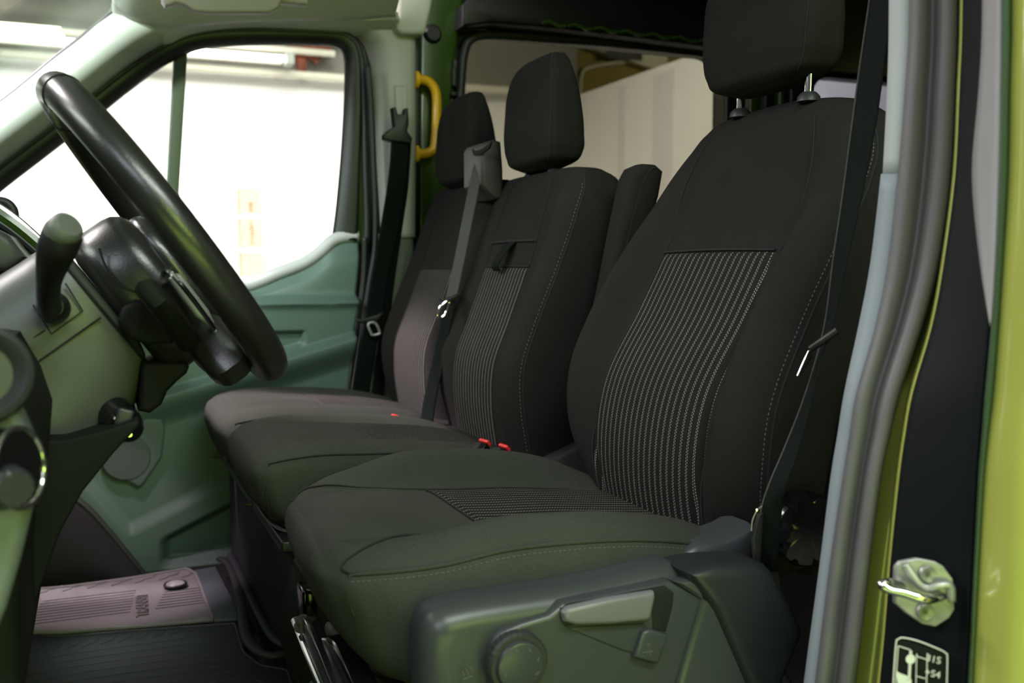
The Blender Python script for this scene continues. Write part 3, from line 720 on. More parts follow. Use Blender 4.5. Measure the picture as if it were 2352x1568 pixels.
# cushion
cu = Pad('cush', CYD,
    [.208, .216, .235, .27, .33, .40, .48, .56, .64, .70, .76],
    [.07, .125, .178, .218, .246, .255, .256, .256, .252, .245, .235],
    [.055, .10, .145, .168, .172, .16, .15, .14, .135, .125, .11],
    [.352, .378, .392, .398, .392, .384, .377, .372, .364, .358, .352],
    [0, .0, .003, .008, .019, .032, .036, .034, .028, .016, .004], n=3.4, s0=.59, s1=.76, asym=(1.6, 1.85), groove=.004, skew=.06, under=.42)
cush = cu.mesh(80, 110).build('cushion', M_fabn, ds, angle=180)
c0 = lambda x: -.149/cu.w(x); c1 = lambda x: (.149)/cu.w(x)
cu.patch(c0, c1, .432, .735, off=.0028, nu=60, nv=70).build('insert_panel', M_dot, cush, angle=180, label='charcoal panel with pale dotted stripes')
cq = table([.225, .245, .27, .32, .38, .432], [.92, .87, .78, .68, .62, .585])
cf = table([.225, .245, .27, .33, .39, .432], [.80, .72, .65, .605, .59, .585])
cu.patch(lambda x: -cq(x), lambda x: cf(x), .228, .431, off=.0018, nu=50, nv=60).build('front_panel', M_fabn, cush, angle=180)
for sgn in (-1, 1): MB().tube(cu.line(([(-.93, .250), (-.905, .243), (-.85, .250), (-.77, .275), (-.68, .32), (-.62, .38), (-.585, .432)] if sgn < 0 else [(cf(x_), x_) for x_ in (.228, .245, .27, .30, .36, .432)])+[(sgn*.585, .55), (sgn*.585, .70)], .0016, 8), .0013, 6).build('bolster_seam', M_seam, cush, angle=180)
MB().tube(cu.line([(c0(.432), .432), (0, .430), (c1(.432), .432)], .002, 12), .0012, 6).build('panel_seam', M_seam, cush, angle=180)
def csl(q, a, b, off=.001, n=60, dz=0.): return [cu.front(q, a+(b-a)*i/(n-1), off)+Vector((0, 0, dz)) for i in range(n)]
for sgn in (-1, 1):
    qs = .93 if sgn < 0 else .97
    a_ = csl(sgn*qs, .250, .70); pre = [cu.front(sgn*qs, .250, 0)+Vector((.004, 0, -.045)), cu.front(sgn*qs, .250, 0)+Vector((-.003, 0, -.018))]
    ln = smooth(pre, 4)[:-1]+a_
    MB().tube(ln, .0026, 8).build('side_piping', M_fabn, cush, angle=180)
    stitches([p+Vector((0, sgn*.0048, -.0065)) for p in a_]).build('side_stitching', M_stitch, cush, label='pale stitching on the cushion side')
# cushion pan edge and frame under the nose
gb = [at(672, 1285, X=.250), at(690, 1275, X=.250), at(800, 1425, X=.250), at(800, 1455, X=.250), at(780, 1452, X=.250)]
MB().slab(gb, (.015, 0, .002), .002).build('pan_edge', mat('worn grey pan', (.055, .052, .052), .7, noise=(60, .4)), ds)
br = [at(u, v, X=.305) for u, v in ((786, 1455), (808, 1458), (832, 1492), (828, 1515), (796, 1515))]
MB().slab(br, (.06, 0, 0), .002).build('frame_bracket', M_galv, ds)
MB().tube(smooth([at(770, 1505, X=.30), at(800, 1500, X=.30), at(835, 1520, X=.30), at(880, 1532, X=.31), at(930, 1530, X=.33)], 6), .0022, 8).build('height_wire', M_blk, ds)
MB().box((.47, CYD+.03, .155), (.36, .34, .07), .01).build('seat_frame', M_galv, ds)
for y in (1.05, 1.40):
    MB().box((.50, y, .085), (.46, .035, .03), .006).build('seat_rail', M_steel, ds)
# ---- valance on the near side
YV = .885
top_in = [(1005, 1402), (1060, 1372), (1150, 1352), (1280, 1332), (1400, 1310), (1500, 1290), (1545, 1270), (1580, 1255)]
face_t = [(1100, 1478), (1130, 1448), (1190, 1425), (1250, 1408), (1285, 1385), (1350, 1372), (1450, 1352), (1540, 1330), (1612, 1376)]
body = [(974, 1500), (980, 1458), (998, 1424), (1030, 1404), (1085, 1391), (1180, 1376), (1280, 1362), (1400, 1340), (1500, 1318), (1560, 1300), (1600, 1318), (1640, 1380), (1700, 1500), (1740, 1700), (980, 1700)]
vb = [at(u, v, Y=.893) for u, v in body]
val = MB().slab(vb, (0, .075, 0), .028, 6).build('side_valance', M_val, ds)
# raised outer face with rounded shoulder
fc = [(1122, 1560), (1126, 1485), (1148, 1452), (1200, 1430), (1262, 1412), (1292, 1387), (1340, 1376), (1450, 1354), (1540, 1334), (1616, 1378), (1598, 1440), (1560, 1560), (1535, 1700), (1128, 1700)]
rf = [(1546, 1336), (1600, 1330), (1660, 1345), (1720, 1396), (1850, 1610), (1850, 1700), (1530, 1700), (1560, 1560), (1614, 1380)]
MB().slab([at(u, v, Y=YV-.002) for u, v in rf], (0, .04, 0), .009, 4).build('valance_rear_face', M_val, val)
MB().slab([at(u, v, Y=YV) for u, v in fc], (0, .04, 0), .007, 5).build('valance_face', M_val, val)
rim = smooth([at(u, v, Y=YV+.002) for u, v in [(1128, 1700), (1118, 1560), (1122, 1480), (1145, 1450), (1200, 1428), (1262, 1410), (1290, 1385), (1340, 1374), (1450, 1352), (1540, 1333), (1612, 1378), (1596, 1440), (1560, 1550), (1535, 1700)]], 8)
# lever pocket, pull lever, lock tab, knob
pk = [(1288, 1398), (1305, 1388), (1528, 1345), (1548, 1362), (1545, 1395), (1530, 1450), (1500, 1452), (1498, 1385), (1300, 1440), (1288, 1425)]
MB().slab([at(u, v, Y=YV-.001) for u, v in pk], (0, .004, 0), .001).build('lever_pocket', M_blk, val)
lv = [(1296, 1410), (1306, 1398), (1400, 1376), (1506, 1360), (1508, 1372), (1498, 1420), (1488, 1428), (1400, 1436), (1325, 1438), (1300, 1430)]
lo_ = MB().slab([at(u, v, Y=YV-.012) for u, v in lv], (0, .014, 0), .006, 4).build('recline_lever', M_lev, val, label='grey lilac pull lever')
wd_ = [(1305, 1442), (1480, 1432), (1470, 1470), (1460, 1500), (1435, 1495)]
MB().slab([at(u, v, Y=YV-.002) for u, v in wd_], (0, .004, 0), .0015).build('lever_web', M_val, val)
tb = [(1478, 1452), (1492, 1446), (1535, 1458), (1530, 1478), (1512, 1526), (1458, 1510)]
tb_o = MB().slab([at(u, v, Y=YV-.009) for u, v in tb], (0, .012, 0), .003).build('height_tab', M_val, val)
tm = MB()
for (u0, v0, u1, v1) in ((1482, 1492, 1486, 1505), (1490, 1486, 1494, 1508), (1476, 1499, 1500, 1495), (1486, 1482, 1492, 1478)):
    tm.tube([at(u0, v0, Y=YV-.0095), at(u1, v1, Y=YV-.0095)], .0005, 5)
tm.build('tab_symbol', M_stitch, tb_o)
kc = at(1180, 1515, Y=YV-.004)
R0 = .0315
mb = MB(); N = 96
prof = [(R0*.98, 0), (R0, -.003), (R0, -.011), (R0*.93, -.014)]
rows = []
for r_, h_ in prof: rows.append([Vector((kc.x+r_*math.cos(2*math.pi*k/N)*(1-.022*(k % 3 == 0)), kc.y+h_, kc.z+r_*math.sin(2*math.pi*k/N)*(1-.022*(k % 3 == 0)))) for k in range(N)])
mb.grid(rows, close_u=True, cap=True)
kn = mb.build('lumbar_knob', M_gry, val, angle=30)
MB().lathe([(.0245, -.012), (.0245, -.017), (.0235, -.0195), (.0215, -.0205), (.001, -.0205)], kc, (0, 1, 0), 48).build('knob_cap', M_val, kn)
tk = MB()
for k in range(8):
    a = 2*math.pi*k/8+.3
    tk.box((kc.x+.018*math.cos(a), kc.y-.0207, kc.z+.018*math.sin(a)), (.0045, .0006, .0012), 0, Matrix.Rotation(-a-.9, 3, 'Y'))
tk.build('knob_tick_marks', M_stitch, kn)
sm_ = MB()
for (u0, v0, u1, v1) in ((1062, 1540, 1066, 1552), (1070, 1536, 1076, 1550), (1080, 1530, 1086, 1540), (1064, 1560, 1084, 1552), (1074, 1528, 1070, 1522)):
    sm_.tube([at(u0, v0, Y=YV-.0005), at(u1, v1, Y=YV-.0005)], .0006, 5)
sm_.build('valance_symbol', M_stitch, val)
# rear part: hinge cover and dark cap
hc = [(1575, 1268), (1605, 1250), (1650, 1243), (1700, 1225), (1735, 1205), (1745, 1240), (1735, 1300), (1690, 1330), (1600, 1330), (1560, 1300)]
MB().slab([at(u, v, Y=.955) for u, v in hc], (0, .07, 0), .016, 4).build('hinge_cover', M_val, ds)
rc = [(1578, 1316), (1640, 1302), (1740, 1296), (1768, 1300), (1785, 1318), (1850, 1440), (1852, 1462), (1810, 1560), (1780, 1700), (1745, 1640), (1645, 1410)]
MB().slab([at(u, v, Y=.876) for u, v in rc], (0, .07, 0), .014, 4).build('rear_cap', mat('dark cap plastic', (.020, .022, .026), .4, bump=(900, .25, .0003)), ds)
# recliner wheel behind the backrest
rk = at(1842, 1212, Y=.945); mb = MB(); N = 90
ax = Vector((-.2, -1, 0)).normalized(); xx = Vector((1, -.2, 0)).normalized(); zz_ = Vector((0, 0, 1))
rows = []
for r_, h_ in ((.040, -.02), (.044, -.012), (.045, .008), (.040, .018), (.030, .020), (.001, .020)):
    rows.append([Vector(rk)+ax*h_+(xx*math.cos(2*math.pi*k/N)+zz_*math.sin(2*math.pi*k/N))*r_*(1-(.10 if (k % 10) in (0, 1, 2) and r_ > .035 else 0)) for k in range(N)])
MB().grid(rows, close_u=True, cap=True).build('recliner_wheel', M_blkg, ds, angle=35)
# armrest folded up on the far side of the backrest
ar = [(1385, 720), (1398, 660), (1425, 520), (1448, 410), (1462, 384), (1485, 374), (1512, 376), (1530, 392), (1520, 450), (1470, 620), (1440, 760)]
arm = MB().slab([at(u, v, Y=1.475) for u, v in ar], (0, .055, 0), .016, 5).build('armrest', M_fab, ds, label='folded up padded armrest')
MB().tube(smooth([at(u, v, Y=1.4745) for u, v in ((1505, 385), (1490, 395), (1470, 440), (1445, 540), (1415, 660))], 6), .001, 6).build('armrest_seam', M_seam, arm)

# ---------------- double passenger seat
ps = empty('double_passenger_seat', (.5, 2.0, 0), 'double passenger seat in charcoal cloth, beyond the driver seat', 'seat')
M_blue = M_fab
def bench_back(cy, w, top):
    return Pad('back', cy,
        [.30, .33, .38, .45, .52, .60, .70, .80, top-.035, top-.015, top-.004, top],
        [w*.80, w*.93, w*.97, w, w, w, w, w*.995, w*.94, w*.86, w*.72, w*.5],
        [.08, .12, .14, .15, .15, .145, .14, .135, .115, .085, .05, .02],
        [.69, .682, .672, .664, .668, .698, .735, .765, .782, .790, .80, .815],
        [0, .004, .010, .020, .026, .030, .022, .012, .004, 0, 0, 0], n=4.5, s0=.60, s1=.85, asym=(1, .9))
pm = bench_back(1.785, .212, .884); pp = bench_back(2.216, .230, .896)
bm_ = pm.mesh(64, 90).build('backrest', M_fab, ps, angle=180); bpp = pp.mesh(64, 90).build('backrest', M_fab, ps, angle=180)
for P_, ob, y0, y1, zt in ((pm, bm_, -.108, .112, .700), (pp, bpp, -.128, .118, .696)):
    a = lambda z, P_=P_, y0=y0: y0/P_.w(z); c = lambda z, P_=P_, y1=y1: y1/P_.w(z)
    P_.patch(a, c, .345, zt, off=.002, nu=50, nv=70).build('insert_panel', M_dot, ob, angle=180, label='charcoal panel with pale dotted stripes')
    MB().tube(P_.line([(a(zt), zt), (0, zt+.001), (c(zt), zt)], .002, 10), .0014, 6).build('panel_seam', M_seam, ob, angle=180)
    for q_ in (a, c):
        MB().tube(P_.line([(q_(.70), .70), (q_(.74), .76), (q_(.8)*.98, .82), (q_(.8)*.9, .872)], .0008, 8), .0012, 6).build('shoulder_seam', M_seam, ob, angle=180)
    MB().tube([P_.front(-.985, .36+.50*i/49, .001) for i in range(50)], .0014, 6).build('side_seam', M_seam, ob, angle=180)
stitches([pm.front(-.975, .37+.48*i/49, .0012) for i in range(50)], .007).build('side_stitching', M_stitch, bm_)
# fold down table panel line and pull strap on the middle backrest
a = lambda z: -.108/pm.w(z); c = lambda z: .112/pm.w(z)
MB().tube(pm.line([(a(.75), .748), (0, .749), (c(.75), .748)], .002, 10), .0022, 6).build('flap_seam', M_seam, bm_, angle=180)
st0 = at(1176, 560, Y=1.79); sx_ = [pm.front((1.785-1.785)/pm.w(.74), z, .004+.010*(i == 1)+.014*(i == 2)+.006*(i == 3)) for i, z in enumerate((.748, .735, .705, .694))]
rb = [(p+Vector((0, .017, 0)), p+Vector((0, -.017, 0))) for p in (sx_[0], sx_[1], sx_[2]+Vector((-.004, .01, 0)), sx_[3]+Vector((-.003, .016, -.003)))]
ribbon(rb, 'pull_strap', M_web, bm_, .002)
# cushions
def bench_cush(cy, w, dz=0):
    return Pad('cush', cy,
        [.215, .223, .24, .27, .32, .40, .50, .60, .68, .74],
        [w*.45, w*.70, w*.86, w*.94, w*.98, w, w, w, w*.98, w*.95],
        [.05, .09, .13, .15, .16, .16, .15, .14, .12, .10],
        [x_+dz for x_ in (.356, .384, .400, .408, .409, .402, .393, .382, .364, .348)],
        [0, 0, .003, .008, .016, .022, .024, .020, .012, .004], n=3.6, s0=.58, s1=.82, groove=.004, under=.3)
cm = bench_cush(1.787, .208); cp = bench_cush(2.215, .222, .004)
for P_, y0, y1 in ((cm, -.118, .118), (cp, -.13, .12)):
    ob = P_.mesh(60, 90).build('cushion', M_fabn, ps, angle=180)
    a = lambda z, P_=P_, y0=y0: y0/P_.w(z); c = lambda z, P_=P_, y1=y1: y1/P_.w(z)
    P_.patch(a, c, .445, .72, off=.002, nu=40, nv=50).build('insert_panel', M_dot, ob, angle=180, label='charcoal panel with pale dotted stripes')
    P_.patch(a, c, .255, .444, off=.0016, nu=30, nv=30).build('front_panel', M_fabn, ob, angle=180)
    l_ = [P_.front(-.94, .25+.42*i/49, .001) for i in range(50)]
    MB().tube([l_[0]+Vector((0, 0, -.09)), l_[0]+Vector((-.006, 0, -.05)), l_[0]+Vector((-.002, 0, -.01))]+l_, .0018, 6).build('side_seam', M_seam, ob, angle=180)
    stitches([p+Vector((0, 0, -.005)) for p in l_], .007).build('side_stitching', M_stitch, ob)
# seat base box, hinge tabs
bs = [(.285, 0), (.285, .245), (.30, .262), (.74, .27), (.74, 0)]
MB().slab([(x_, 1.55, z_) for x_, z_ in bs], (0, .90, 0), .006).build('seat_box', mat('navy black carpet', (.012, .013, .018), .85, bump=(300, .4, .001)), ps)
for u, v in ((515, 1052), (588, 1160)):
    p = at(u, v, X=.27); MB().slab([p+Vector((-.03, 0, .004)), p+Vector((.01, 0, .008)), p+Vector((.03, 0, -.004)), p+Vector((.0, 0, -.004))], (0, .02, 0), .002).build('cushion_tab', M_gry, ps)
eg = smooth([at(u, v, X=.262) for u, v in ((575, 1110), (595, 1158), (612, 1185), (640, 1212), (668, 1222))], 6)
MB().tube(eg, .005, 8, flat=.4).build('cushion_pan_lip', M_val, ps)
MB().slab([(.262, 1.58, .243), (.262, 2.43, .243), (.262, 2.43, .262), (.262, 1.58, .262)], (.06, 0, 0), .004).build('cushion_pan', M_blk, ps)
headrest(ps, 1.79, .120, .886, 1.106, .765, .772, .105, .07)
headrest(ps, 2.215, .120, .884, 1.100, .760, .768, .105, .07)
posts(ps, (1.735, 1.845), .815, .886, .925); posts(ps, (2.16, 2.27), .81, .892, .925)
# belt tower between the backrests
tw = at(1085, 330, Y=2.03)
tx = [( .742, .870), (.742, .945), (.748, .955), (.770, .962), (.785, .958), (.79, .90), (.79, .84), (.77, .84)]
tow = MB().slab([(x_, 1.935, z_) for x_, z_ in tx], (0, .115, 0), .008, 4).build('belt_tower', mat('mauve grey plastic', (.045, .036, .040), .5), ps, label='grey belt outlet tower between the backrests')
MB().slab([at(u, v, X=.7415) for u, v in [(1087, 343), (1091, 357), (1110, 354), (1126, 342), (1133, 325), (1126, 330), (1110, 342), (1094, 347)]], (-.004, 0, 0), .001).build('belt_slot', M_und, tow)
# centre tunnel cover between the cushions and backrests
MB().slab([(.69, 1.49, .30), (.69, 1.53, .36), (.80, 1.53, .40), (.80, 1.49, .30)], (0, .04, 0), .004).build('hinge_trim', M_gry, ds)
MB().slab([(.64, 1.62, .31), (.64, 2.40, .31), (.64, 2.38, .372), (.64, 1.64, .372)], (.10, 0, .0), .02).build('bight_flap', M_fab, ps)

# ---------------- belts
def tongue(u, v, Y, ang, parent, w_=.055, s=1.0, my=0., mname='tongue'):
    """plastic grip with steel tongue below"""
    p = at(u, v, Y=Y); ca, sa = math.cos(ang), math.sin(ang)
    return p
# driver belt
db = empty('seat_belt', at(1885, 780, Y=.9), 'dark seat belt hanging in front of the driver seat near the door pillar', 'seat belt')
rows = [(at(2040, -330, Y=.862), at(2096, -330, Y=.822)), (at(2012, -120, Y=.865), at(2066, -120, Y=.825)), (at(1998, 0, Y=.865), at(2050, 0, Y=.825)), (at(1976, 150, Y=.868), at(2030, 150, Y=.829)), (at(1956, 300, Y=.872), at(2008, 300, Y=.834)),
        (at(1936, 450, Y=.876), at(1978, 450, Y=.838)), (at(1914, 600, Y=.88), at(1944, 600, Y=.842)), (at(1896, 740, Y=.885), at(1912, 740, Y=.845)),
        (at(1868, 850, Y=.89), at(1880, 850, Y=.85)), (at(1838, 940, Y=.895), at(1858, 940, Y=.855)), (at(1800, 1035, Y=.90), at(1832, 1035, Y=.862)), (at(1768, 1110, Y=.90), at(1806, 1110, Y=.866)), (at(1748, 1175, Y=.908), at(1796, 1170, Y=.885)), (at(1740, 1270, Y=.93), at(1788, 1270, Y=.91)), (at(1738, 1312, Y=.945), at(1786, 1312, Y=.925))]
wb_ = ribbon(rows, 'webbing', M_web, db)
edg = resample(smooth([a+Vector((-.0005, 0, 0)) for a, b in rows], 6), 90)
MB().tube(edg, .0011, 6).build('webbing_edge', M_webl, wb_, angle=180)
gpp = [at(1866, 800, Y=.86), at(1905, 770, Y=.845), at(1926, 760, Y=.84)]
MB().tube(smooth([at(1864, 800, Y=.862), at(1890, 782, Y=.85), at(1924, 758, Y=.838)], 6), .0052, 12, flat=.75).build('tongue_grip', M_blk, db)
MB().slab([at(1858, 805, Y=.87), at(1868, 803, Y=.87), at(1866, 822, Y=.87), at(1842, 862, Y=.87), at(1832, 862, Y=.87), at(1846, 830, Y=.87)], (.0, .003, 0), .0008).build('tongue_plate', M_chr, db)
MB().tube(smooth([at(1726, 1218, Y=.90), at(1728, 1195, Y=.897), at(1738, 1172, Y=.893), at(1750, 1162, Y=.892)], 6), .0012, 6).build('anchor_wire', M_chr, db)
MB().slab([at(1730, 1235, Y=.905), at(1744, 1180, Y=.905), at(1756, 1175, Y=.905), at(1748, 1300, Y=.905), at(1736, 1300, Y=.905)], (.0, .006, 0), .002).build('anchor_plate', M_blk, db)

def beltset(name_lab, rows, guide, tg, Yt):
    r = empty('seat_belt', rows[-1][0], name_lab, 'seat belt')
    return r
# outer passenger belt
pb = empty('seat_belt', at(830, 900, Y=2.45), 'dark seat belt hanging from the passenger door pillar', 'seat belt')
rows = [(at(899, 318, Y=2.445), at(940, 322, Y=2.455)), (at(893, 400, Y=2.44), at(936, 400, Y=2.455)), (at(878, 500, Y=2.435), at(922, 500, Y=2.455)), (at(857, 620, Y=2.43), at(896, 620, Y=2.45)),
        (at(838, 735, Y=2.43), at(878, 735, Y=2.445)), (at(826, 800, Y=2.435), at(864, 800, Y=2.45)), (at(813, 870, Y=2.44), at(853, 870, Y=2.46)), (at(806, 925, Y=2.45), at(846, 925, Y=2.465))]
ribbon(rows, 'webbing', M_web, pb)
rows = [(at(925, 325, Y=2.475), at(945, 322, Y=2.485)), (at(922, 430, Y=2.475), at(938, 430, Y=2.485)), (at(912, 520, Y=2.475), at(925, 520, Y=2.485)), (at(880, 700, Y=2.475), at(900, 700, Y=2.485)), (at(852, 920, Y=2.475), at(880, 920, Y=2.485))]
ribbon(rows, 'webbing', M_web, pb)
gd = [(903, 246), (910, 246), (914, 262), (930, 262), (932, 248), (938, 248), (940, 285), (936, 300), (948, 318), (945, 330), (925, 326), (900, 324), (884, 318), (884, 308), (897, 296), (908, 290), (906, 270)]
MB().slab([at(u, v, Y=2.44) for u, v in gd], (0, .035, 0), .006, 3).build('belt_guide', M_blk, pb)
MB().slab([at(u, v, Y=2.425) for u, v in ((819, 728), (828, 733), (868, 722), (880, 716), (881, 722), (866, 740), (832, 742), (820, 738))], (0, .014, 0), .004).build('tongue_grip', M_blk, pb)
def loop(pts, Y, r): return MB().tube(smooth([at(u, v, Y=Y) for u, v in pts], 5, closed=True), r, 8, closed=True)
loop([(846, 744), (862, 742), (872, 762), (868, 767), (856, 769), (852, 764)], 2.42, .0035).build('tongue_plate', M_zinc, pb)
# middle belt
mbt = empty('seat_belt', at(990, 970, Y=1.99), 'lighter grey seat belt running from the tower down between the two passenger backrests', 'seat belt')
def bl(u, v, Y): return at(u, v, Y=Y)
rows = [(bl(1097, 352, 1.985), bl(1113, 345, 1.975)), (bl(1090, 372, 1.98), bl(1111, 370, 1.96)), (bl(1076, 430, 1.97), bl(1100, 430, 1.95)), (bl(1058, 520, 1.965), bl(1082, 520, 1.945)), (bl(1040, 610, 1.962), bl(1064, 610, 1.94)), (bl(1022, 690, 1.96), bl(1047, 690, 1.937))]
ribbon(rows, 'webbing', M_webl, mbt)
rows = [(bl(1024, 690, 1.962), bl(1046, 690, 1.94)), (bl(1010, 750, 1.962), bl(1034, 750, 1.94)), (bl(992, 830, 1.962), bl(1020, 830, 1.94)), (bl(975, 905, 1.965), bl(1004, 905, 1.94)), (bl(962, 985, 1.97), bl(992, 985, 1.945))]
ribbon(rows, 'webbing', M_web, mbt)
MB().slab([at(u, v, Y=1.925) for u, v in ((1010, 684), (1022, 686), (1040, 680), (1057, 672), (1058, 678), (1040, 694), (1022, 694), (1012, 690))], (0, .012, 0), .003).build('tongue_grip', M_blk, mbt)
loop([(1022, 694), (1032, 694), (1026, 716), (1014, 728), (1005, 724), (1010, 708)], 1.92, .0032).build('tongue_plate', M_chr, mbt)

# ---------------- buckles with red buttons
def buckle(u, v, Y, label, s=1.0, rot=.2):
    p = at(u, v, Y=Y); r = empty('belt_buckle', p+Vector((.02, 0, -.05)), label, 'buckle', 'belt buckles between the seats')
    R = Matrix.Rotation(math.radians(48), 3, 'Y'); R = Matrix.Rotation(rot, 3, 'Z') @ R
    MB().box(p+R @ Vector((.0, 0, -.030)), (.020*s, .040*s, .062*s), .005, R).build('buckle_body', M_blkg, r)
    MB().box(p+R @ Vector((-.001, 0, .002)), (.013*s, .030*s, .007*s), .002, R).build('release_button', M_red, r)
    MB().box(p+R @ Vector((.0, 0, -.075)), (.010*s, .022*s, .05*s), .003, R).build('buckle_stalk', M_blk, r)
buckle(909, 961, 1.99, 'red buttoned buckle of the outer passenger seat, furthest of the three buckles')
buckle(1113, 1018, 1.60, 'red buttoned buckle of the middle seat, left of the nearest buckle', .9)
buckle(1158, 1030, 1.50, 'red buttoned buckle nearest the driver seat, rightmost of the three buckles', .9, .1)

# ================================================================== steering wheel, column, dashboard
NW = Vector((.81, 0, .586)).normalized(); WC = Vector((.076, 1.20, .736)); UPW = Vector((-.586, 0, .81)).normalized(); YW_ = Vector((0, 1, 0))
def wp(a, r, h): return WC+(UPW*math.sin(a)-YW_*math.cos(a))*r+NW*h   # angle 0 = towards the door, 90 = top
sw = empty('steering_wheel', WC, 'black leather steering wheel in front of the driver seat', 'steering wheel')
RW = .187
rimp = [wp(2*math.pi*i/120, RW, 0) for i in range(120)]
MB().tube(rimp, .0196, 20, closed=True, upv=NW).build('rim', M_lea, sw, angle=180)
for a in (1.15, math.pi-1.15):
    MB().tube([wp(a, RW+.0199*math.cos(b), .0199*math.sin(b)) for b in np.linspace(0, 2*math.pi, 24)], .0009, 6).build('rim_seam', M_seam, sw)
def wslab(poly, h0, h1, bev): return MB().slab([wp(math.atan2(y, x), math.hypot(x, y), h0) for x, y in poly], NW*(h1-h0), bev, 4)
# hub / airbag cover: local x to the door, y to the top
hub = []
for i in range(40):
    a = 2*math.pi*i/40; hub.append((.082*sp(math.cos(a), .75), -.040+.092*sp(math.sin(a), .8)))
hb_ = wslab(hub, -.095, -.022, .024).build('airbag_cover', M_lea, sw)
hb2 = [(x*.8, y*.8-.006) for x, y in hub]
wslab(hb2, -.03, -.008, .01).build('centre_pad', M_lea, hb_)
MB().tube(smooth([at(u, v, Y=1.117) for u, v in ((228, 570), (240, 605), (262, 640), (290, 662), (325, 672), (360, 660), (400, 640))], 6), .0014, 6).build('airbag_seam', M_seam, hb_)
for s in (1, -1):
    pod = [(s*.070, -.020), (s*.110, -.030), (s*.178, -.020), (s*.180, -.048), (s*.150, -.070), (s*.110, -.105), (s*.066, -.115)]
    so = wslab(pod, -.068, -.046, .010).build('spoke', M_und, sw)
    if s > 0:
        MB().slab([at(u, v, Y=1.104) for u, v in ((272, 735), (282, 706), (308, 693), (345, 692), (368, 715), (402, 772), (398, 790), (340, 792), (296, 778))], (0, .03, 0), .007, 4).build('button_pod', M_und, so)
        MB().tube(smooth([at(u, v, Y=1.098) for u, v in ((346, 694), (366, 722), (392, 765))], 6), .0032, 8).build('trim_strip', M_chr, so)
        MB().slab([at(u, v, Y=1.096) for u, v in ((388, 640), (398, 628), (415, 628), (480, 712), (494, 742), (480, 748), (450, 728))], (0, .02, 0), .005, 3).build('trim_plate', mat('satin grey trim', (.22, .24, .20), .3), so)
    MB().tube(smooth([wp(math.atan2(y, x), math.hypot(x, y), -.028) for x, y in ((s*.072, -.028), (s*.120, -.034), (s*.138, -.055), (s*.118, -.102), (s*.074, -.106))], 8), .0026, 8).build('chrome_trim', M_chr, so)
    lo2 = [(s*.012, -.10), (s*.060, -.09), (s*.085, -.12), (s*.098, -.150), (s*.070, -.172), (s*.02, -.14)]
    wslab(lo2, -.062, -.012, .018).build('lower_spoke', M_lea, sw)
# column shroud
col = empty('steering_column', WC-NW*.2, 'dark plastic steering column shroud behind the wheel', 'steering column')
rows = []
for h, rx, ry, dy in ((-.096, .060, .062, -.018), (-.100, .074, .076, -.018), (-.108, .078, .082, -.020), (-.14, .082, .096, -.034), (-.20, .088, .104, -.040), (-.30, .094, .120, -.045), (-.42, .100, .135, -.050)):
    rows.append([WC+NW*h+YW_*rx*sp(math.cos(a), .7)+UPW*(ry*sp(math.sin(a), .7)+dy) for a in np.linspace(0, 2*math.pi, 64, endpoint=False)])
M_col = mat('dark column plastic', (.085, .09, .088), .38, bump=(900, .25, .0004))
sh = MB().grid(rows, close_u=True, cap=True).build('shroud', M_col, col, angle=60)
MB().tube([WC+NW*-.104+YW_*.0785*sp(math.cos(a), .7)+UPW*(-.019+.0805*sp(math.sin(a), .7)) for a in np.linspace(0, 2*math.pi, 64)], .0018, 6).build('shroud_joint', M_blk, sh)
MB().tube([WC+NW*h+YW_*(-.0825-max(0, -h-.12)*.08)+UPW*(-.030) for h in np.linspace(-.11, -.40, 14)], .0012, 6).build('shroud_seam', M_seam, sh)
MB().tube([at(u, v, Y=1.1165) for u, v in ((50, 794), (103, 758))], .0010, 6).build('panel_line', M_seam, sh)
MB().tube([at(u, v, Y=1.1165) for u, v in ((76, 700), (118, 767), (190, 714), (150, 650))], .0010, 6).build('panel_line', M_seam, sh)
# gear or wiper stalk
base = at(122, 705, Y=1.09)
cen = smooth([at(118, 715, Y=1.09), at(112, 690, Y=1.065), at(112, 650, Y=1.035), at(122, 600, Y=1.01), at(135, 560, Y=.995), at(146, 535, Y=.99)], 6)
nn = len(cen); rad = [ .0110+.0065*sstep(.35, .8, i/(nn-1)) for i in range(nn)]
sk = MB().tube(cen, rad, 16).build('stalk', M_blk, col, angle=180, label='black stalk with pale end cap')
MB().lathe([(.001, .012), (.010, .012), (.014, .006), (.016, -.004), (.016, -.02)], base, (0, -1, .1), 28).build('stalk_boot', M_blk, sk)
e0 = at(152, 524, Y=.982); MB().lathe([(.001, .007), (.011, .0065), (.0145, .003), (.0155, -.004), (.015, -.012)], e0, (cen[-1]-cen[-4]).normalized()*.3+Vector((.5, -.75, .3)), 24).build('stalk_end_cap', mat('stalk cap grey', (.11, .12, .11), .45), sk)
# ignition switch under the column
ig = MB().lathe([(.001, .016), (.012, .016), (.016, .010), (.018, 0), (.018, -.03)], at(288, 975, Y=1.115), (.35, -.75, -.35), 28).build('ignition_switch', M_blkg, col)
MB().box(at(285, 960, Y=1.095), (.016, .006, .020), .003, Matrix.Rotation(.3, 3, 'Y')).build('lock_face', M_gry, ig)
MB().lathe([(.001, .002), (.0028, .002), (.0035, -.002)], at(297, 997, Y=1.09), (0, -1, 0), 12).build('key_slot_rim', M_chr, ig)
# ribbed adjuster boot at the bottom of the wheel
bw = [(325, 832), (425, 832), (436, 842), (430, 858), (408, 876), (385, 900), (372, 930), (345, 950), (318, 945)]
MB().slab([at(u, v, Y=1.14) for u, v in bw], (0, .11, 0), .012, 4).build('column_bellows', mat('bellows rubber', (.006, .006, .006), .7, spec=.2), col)
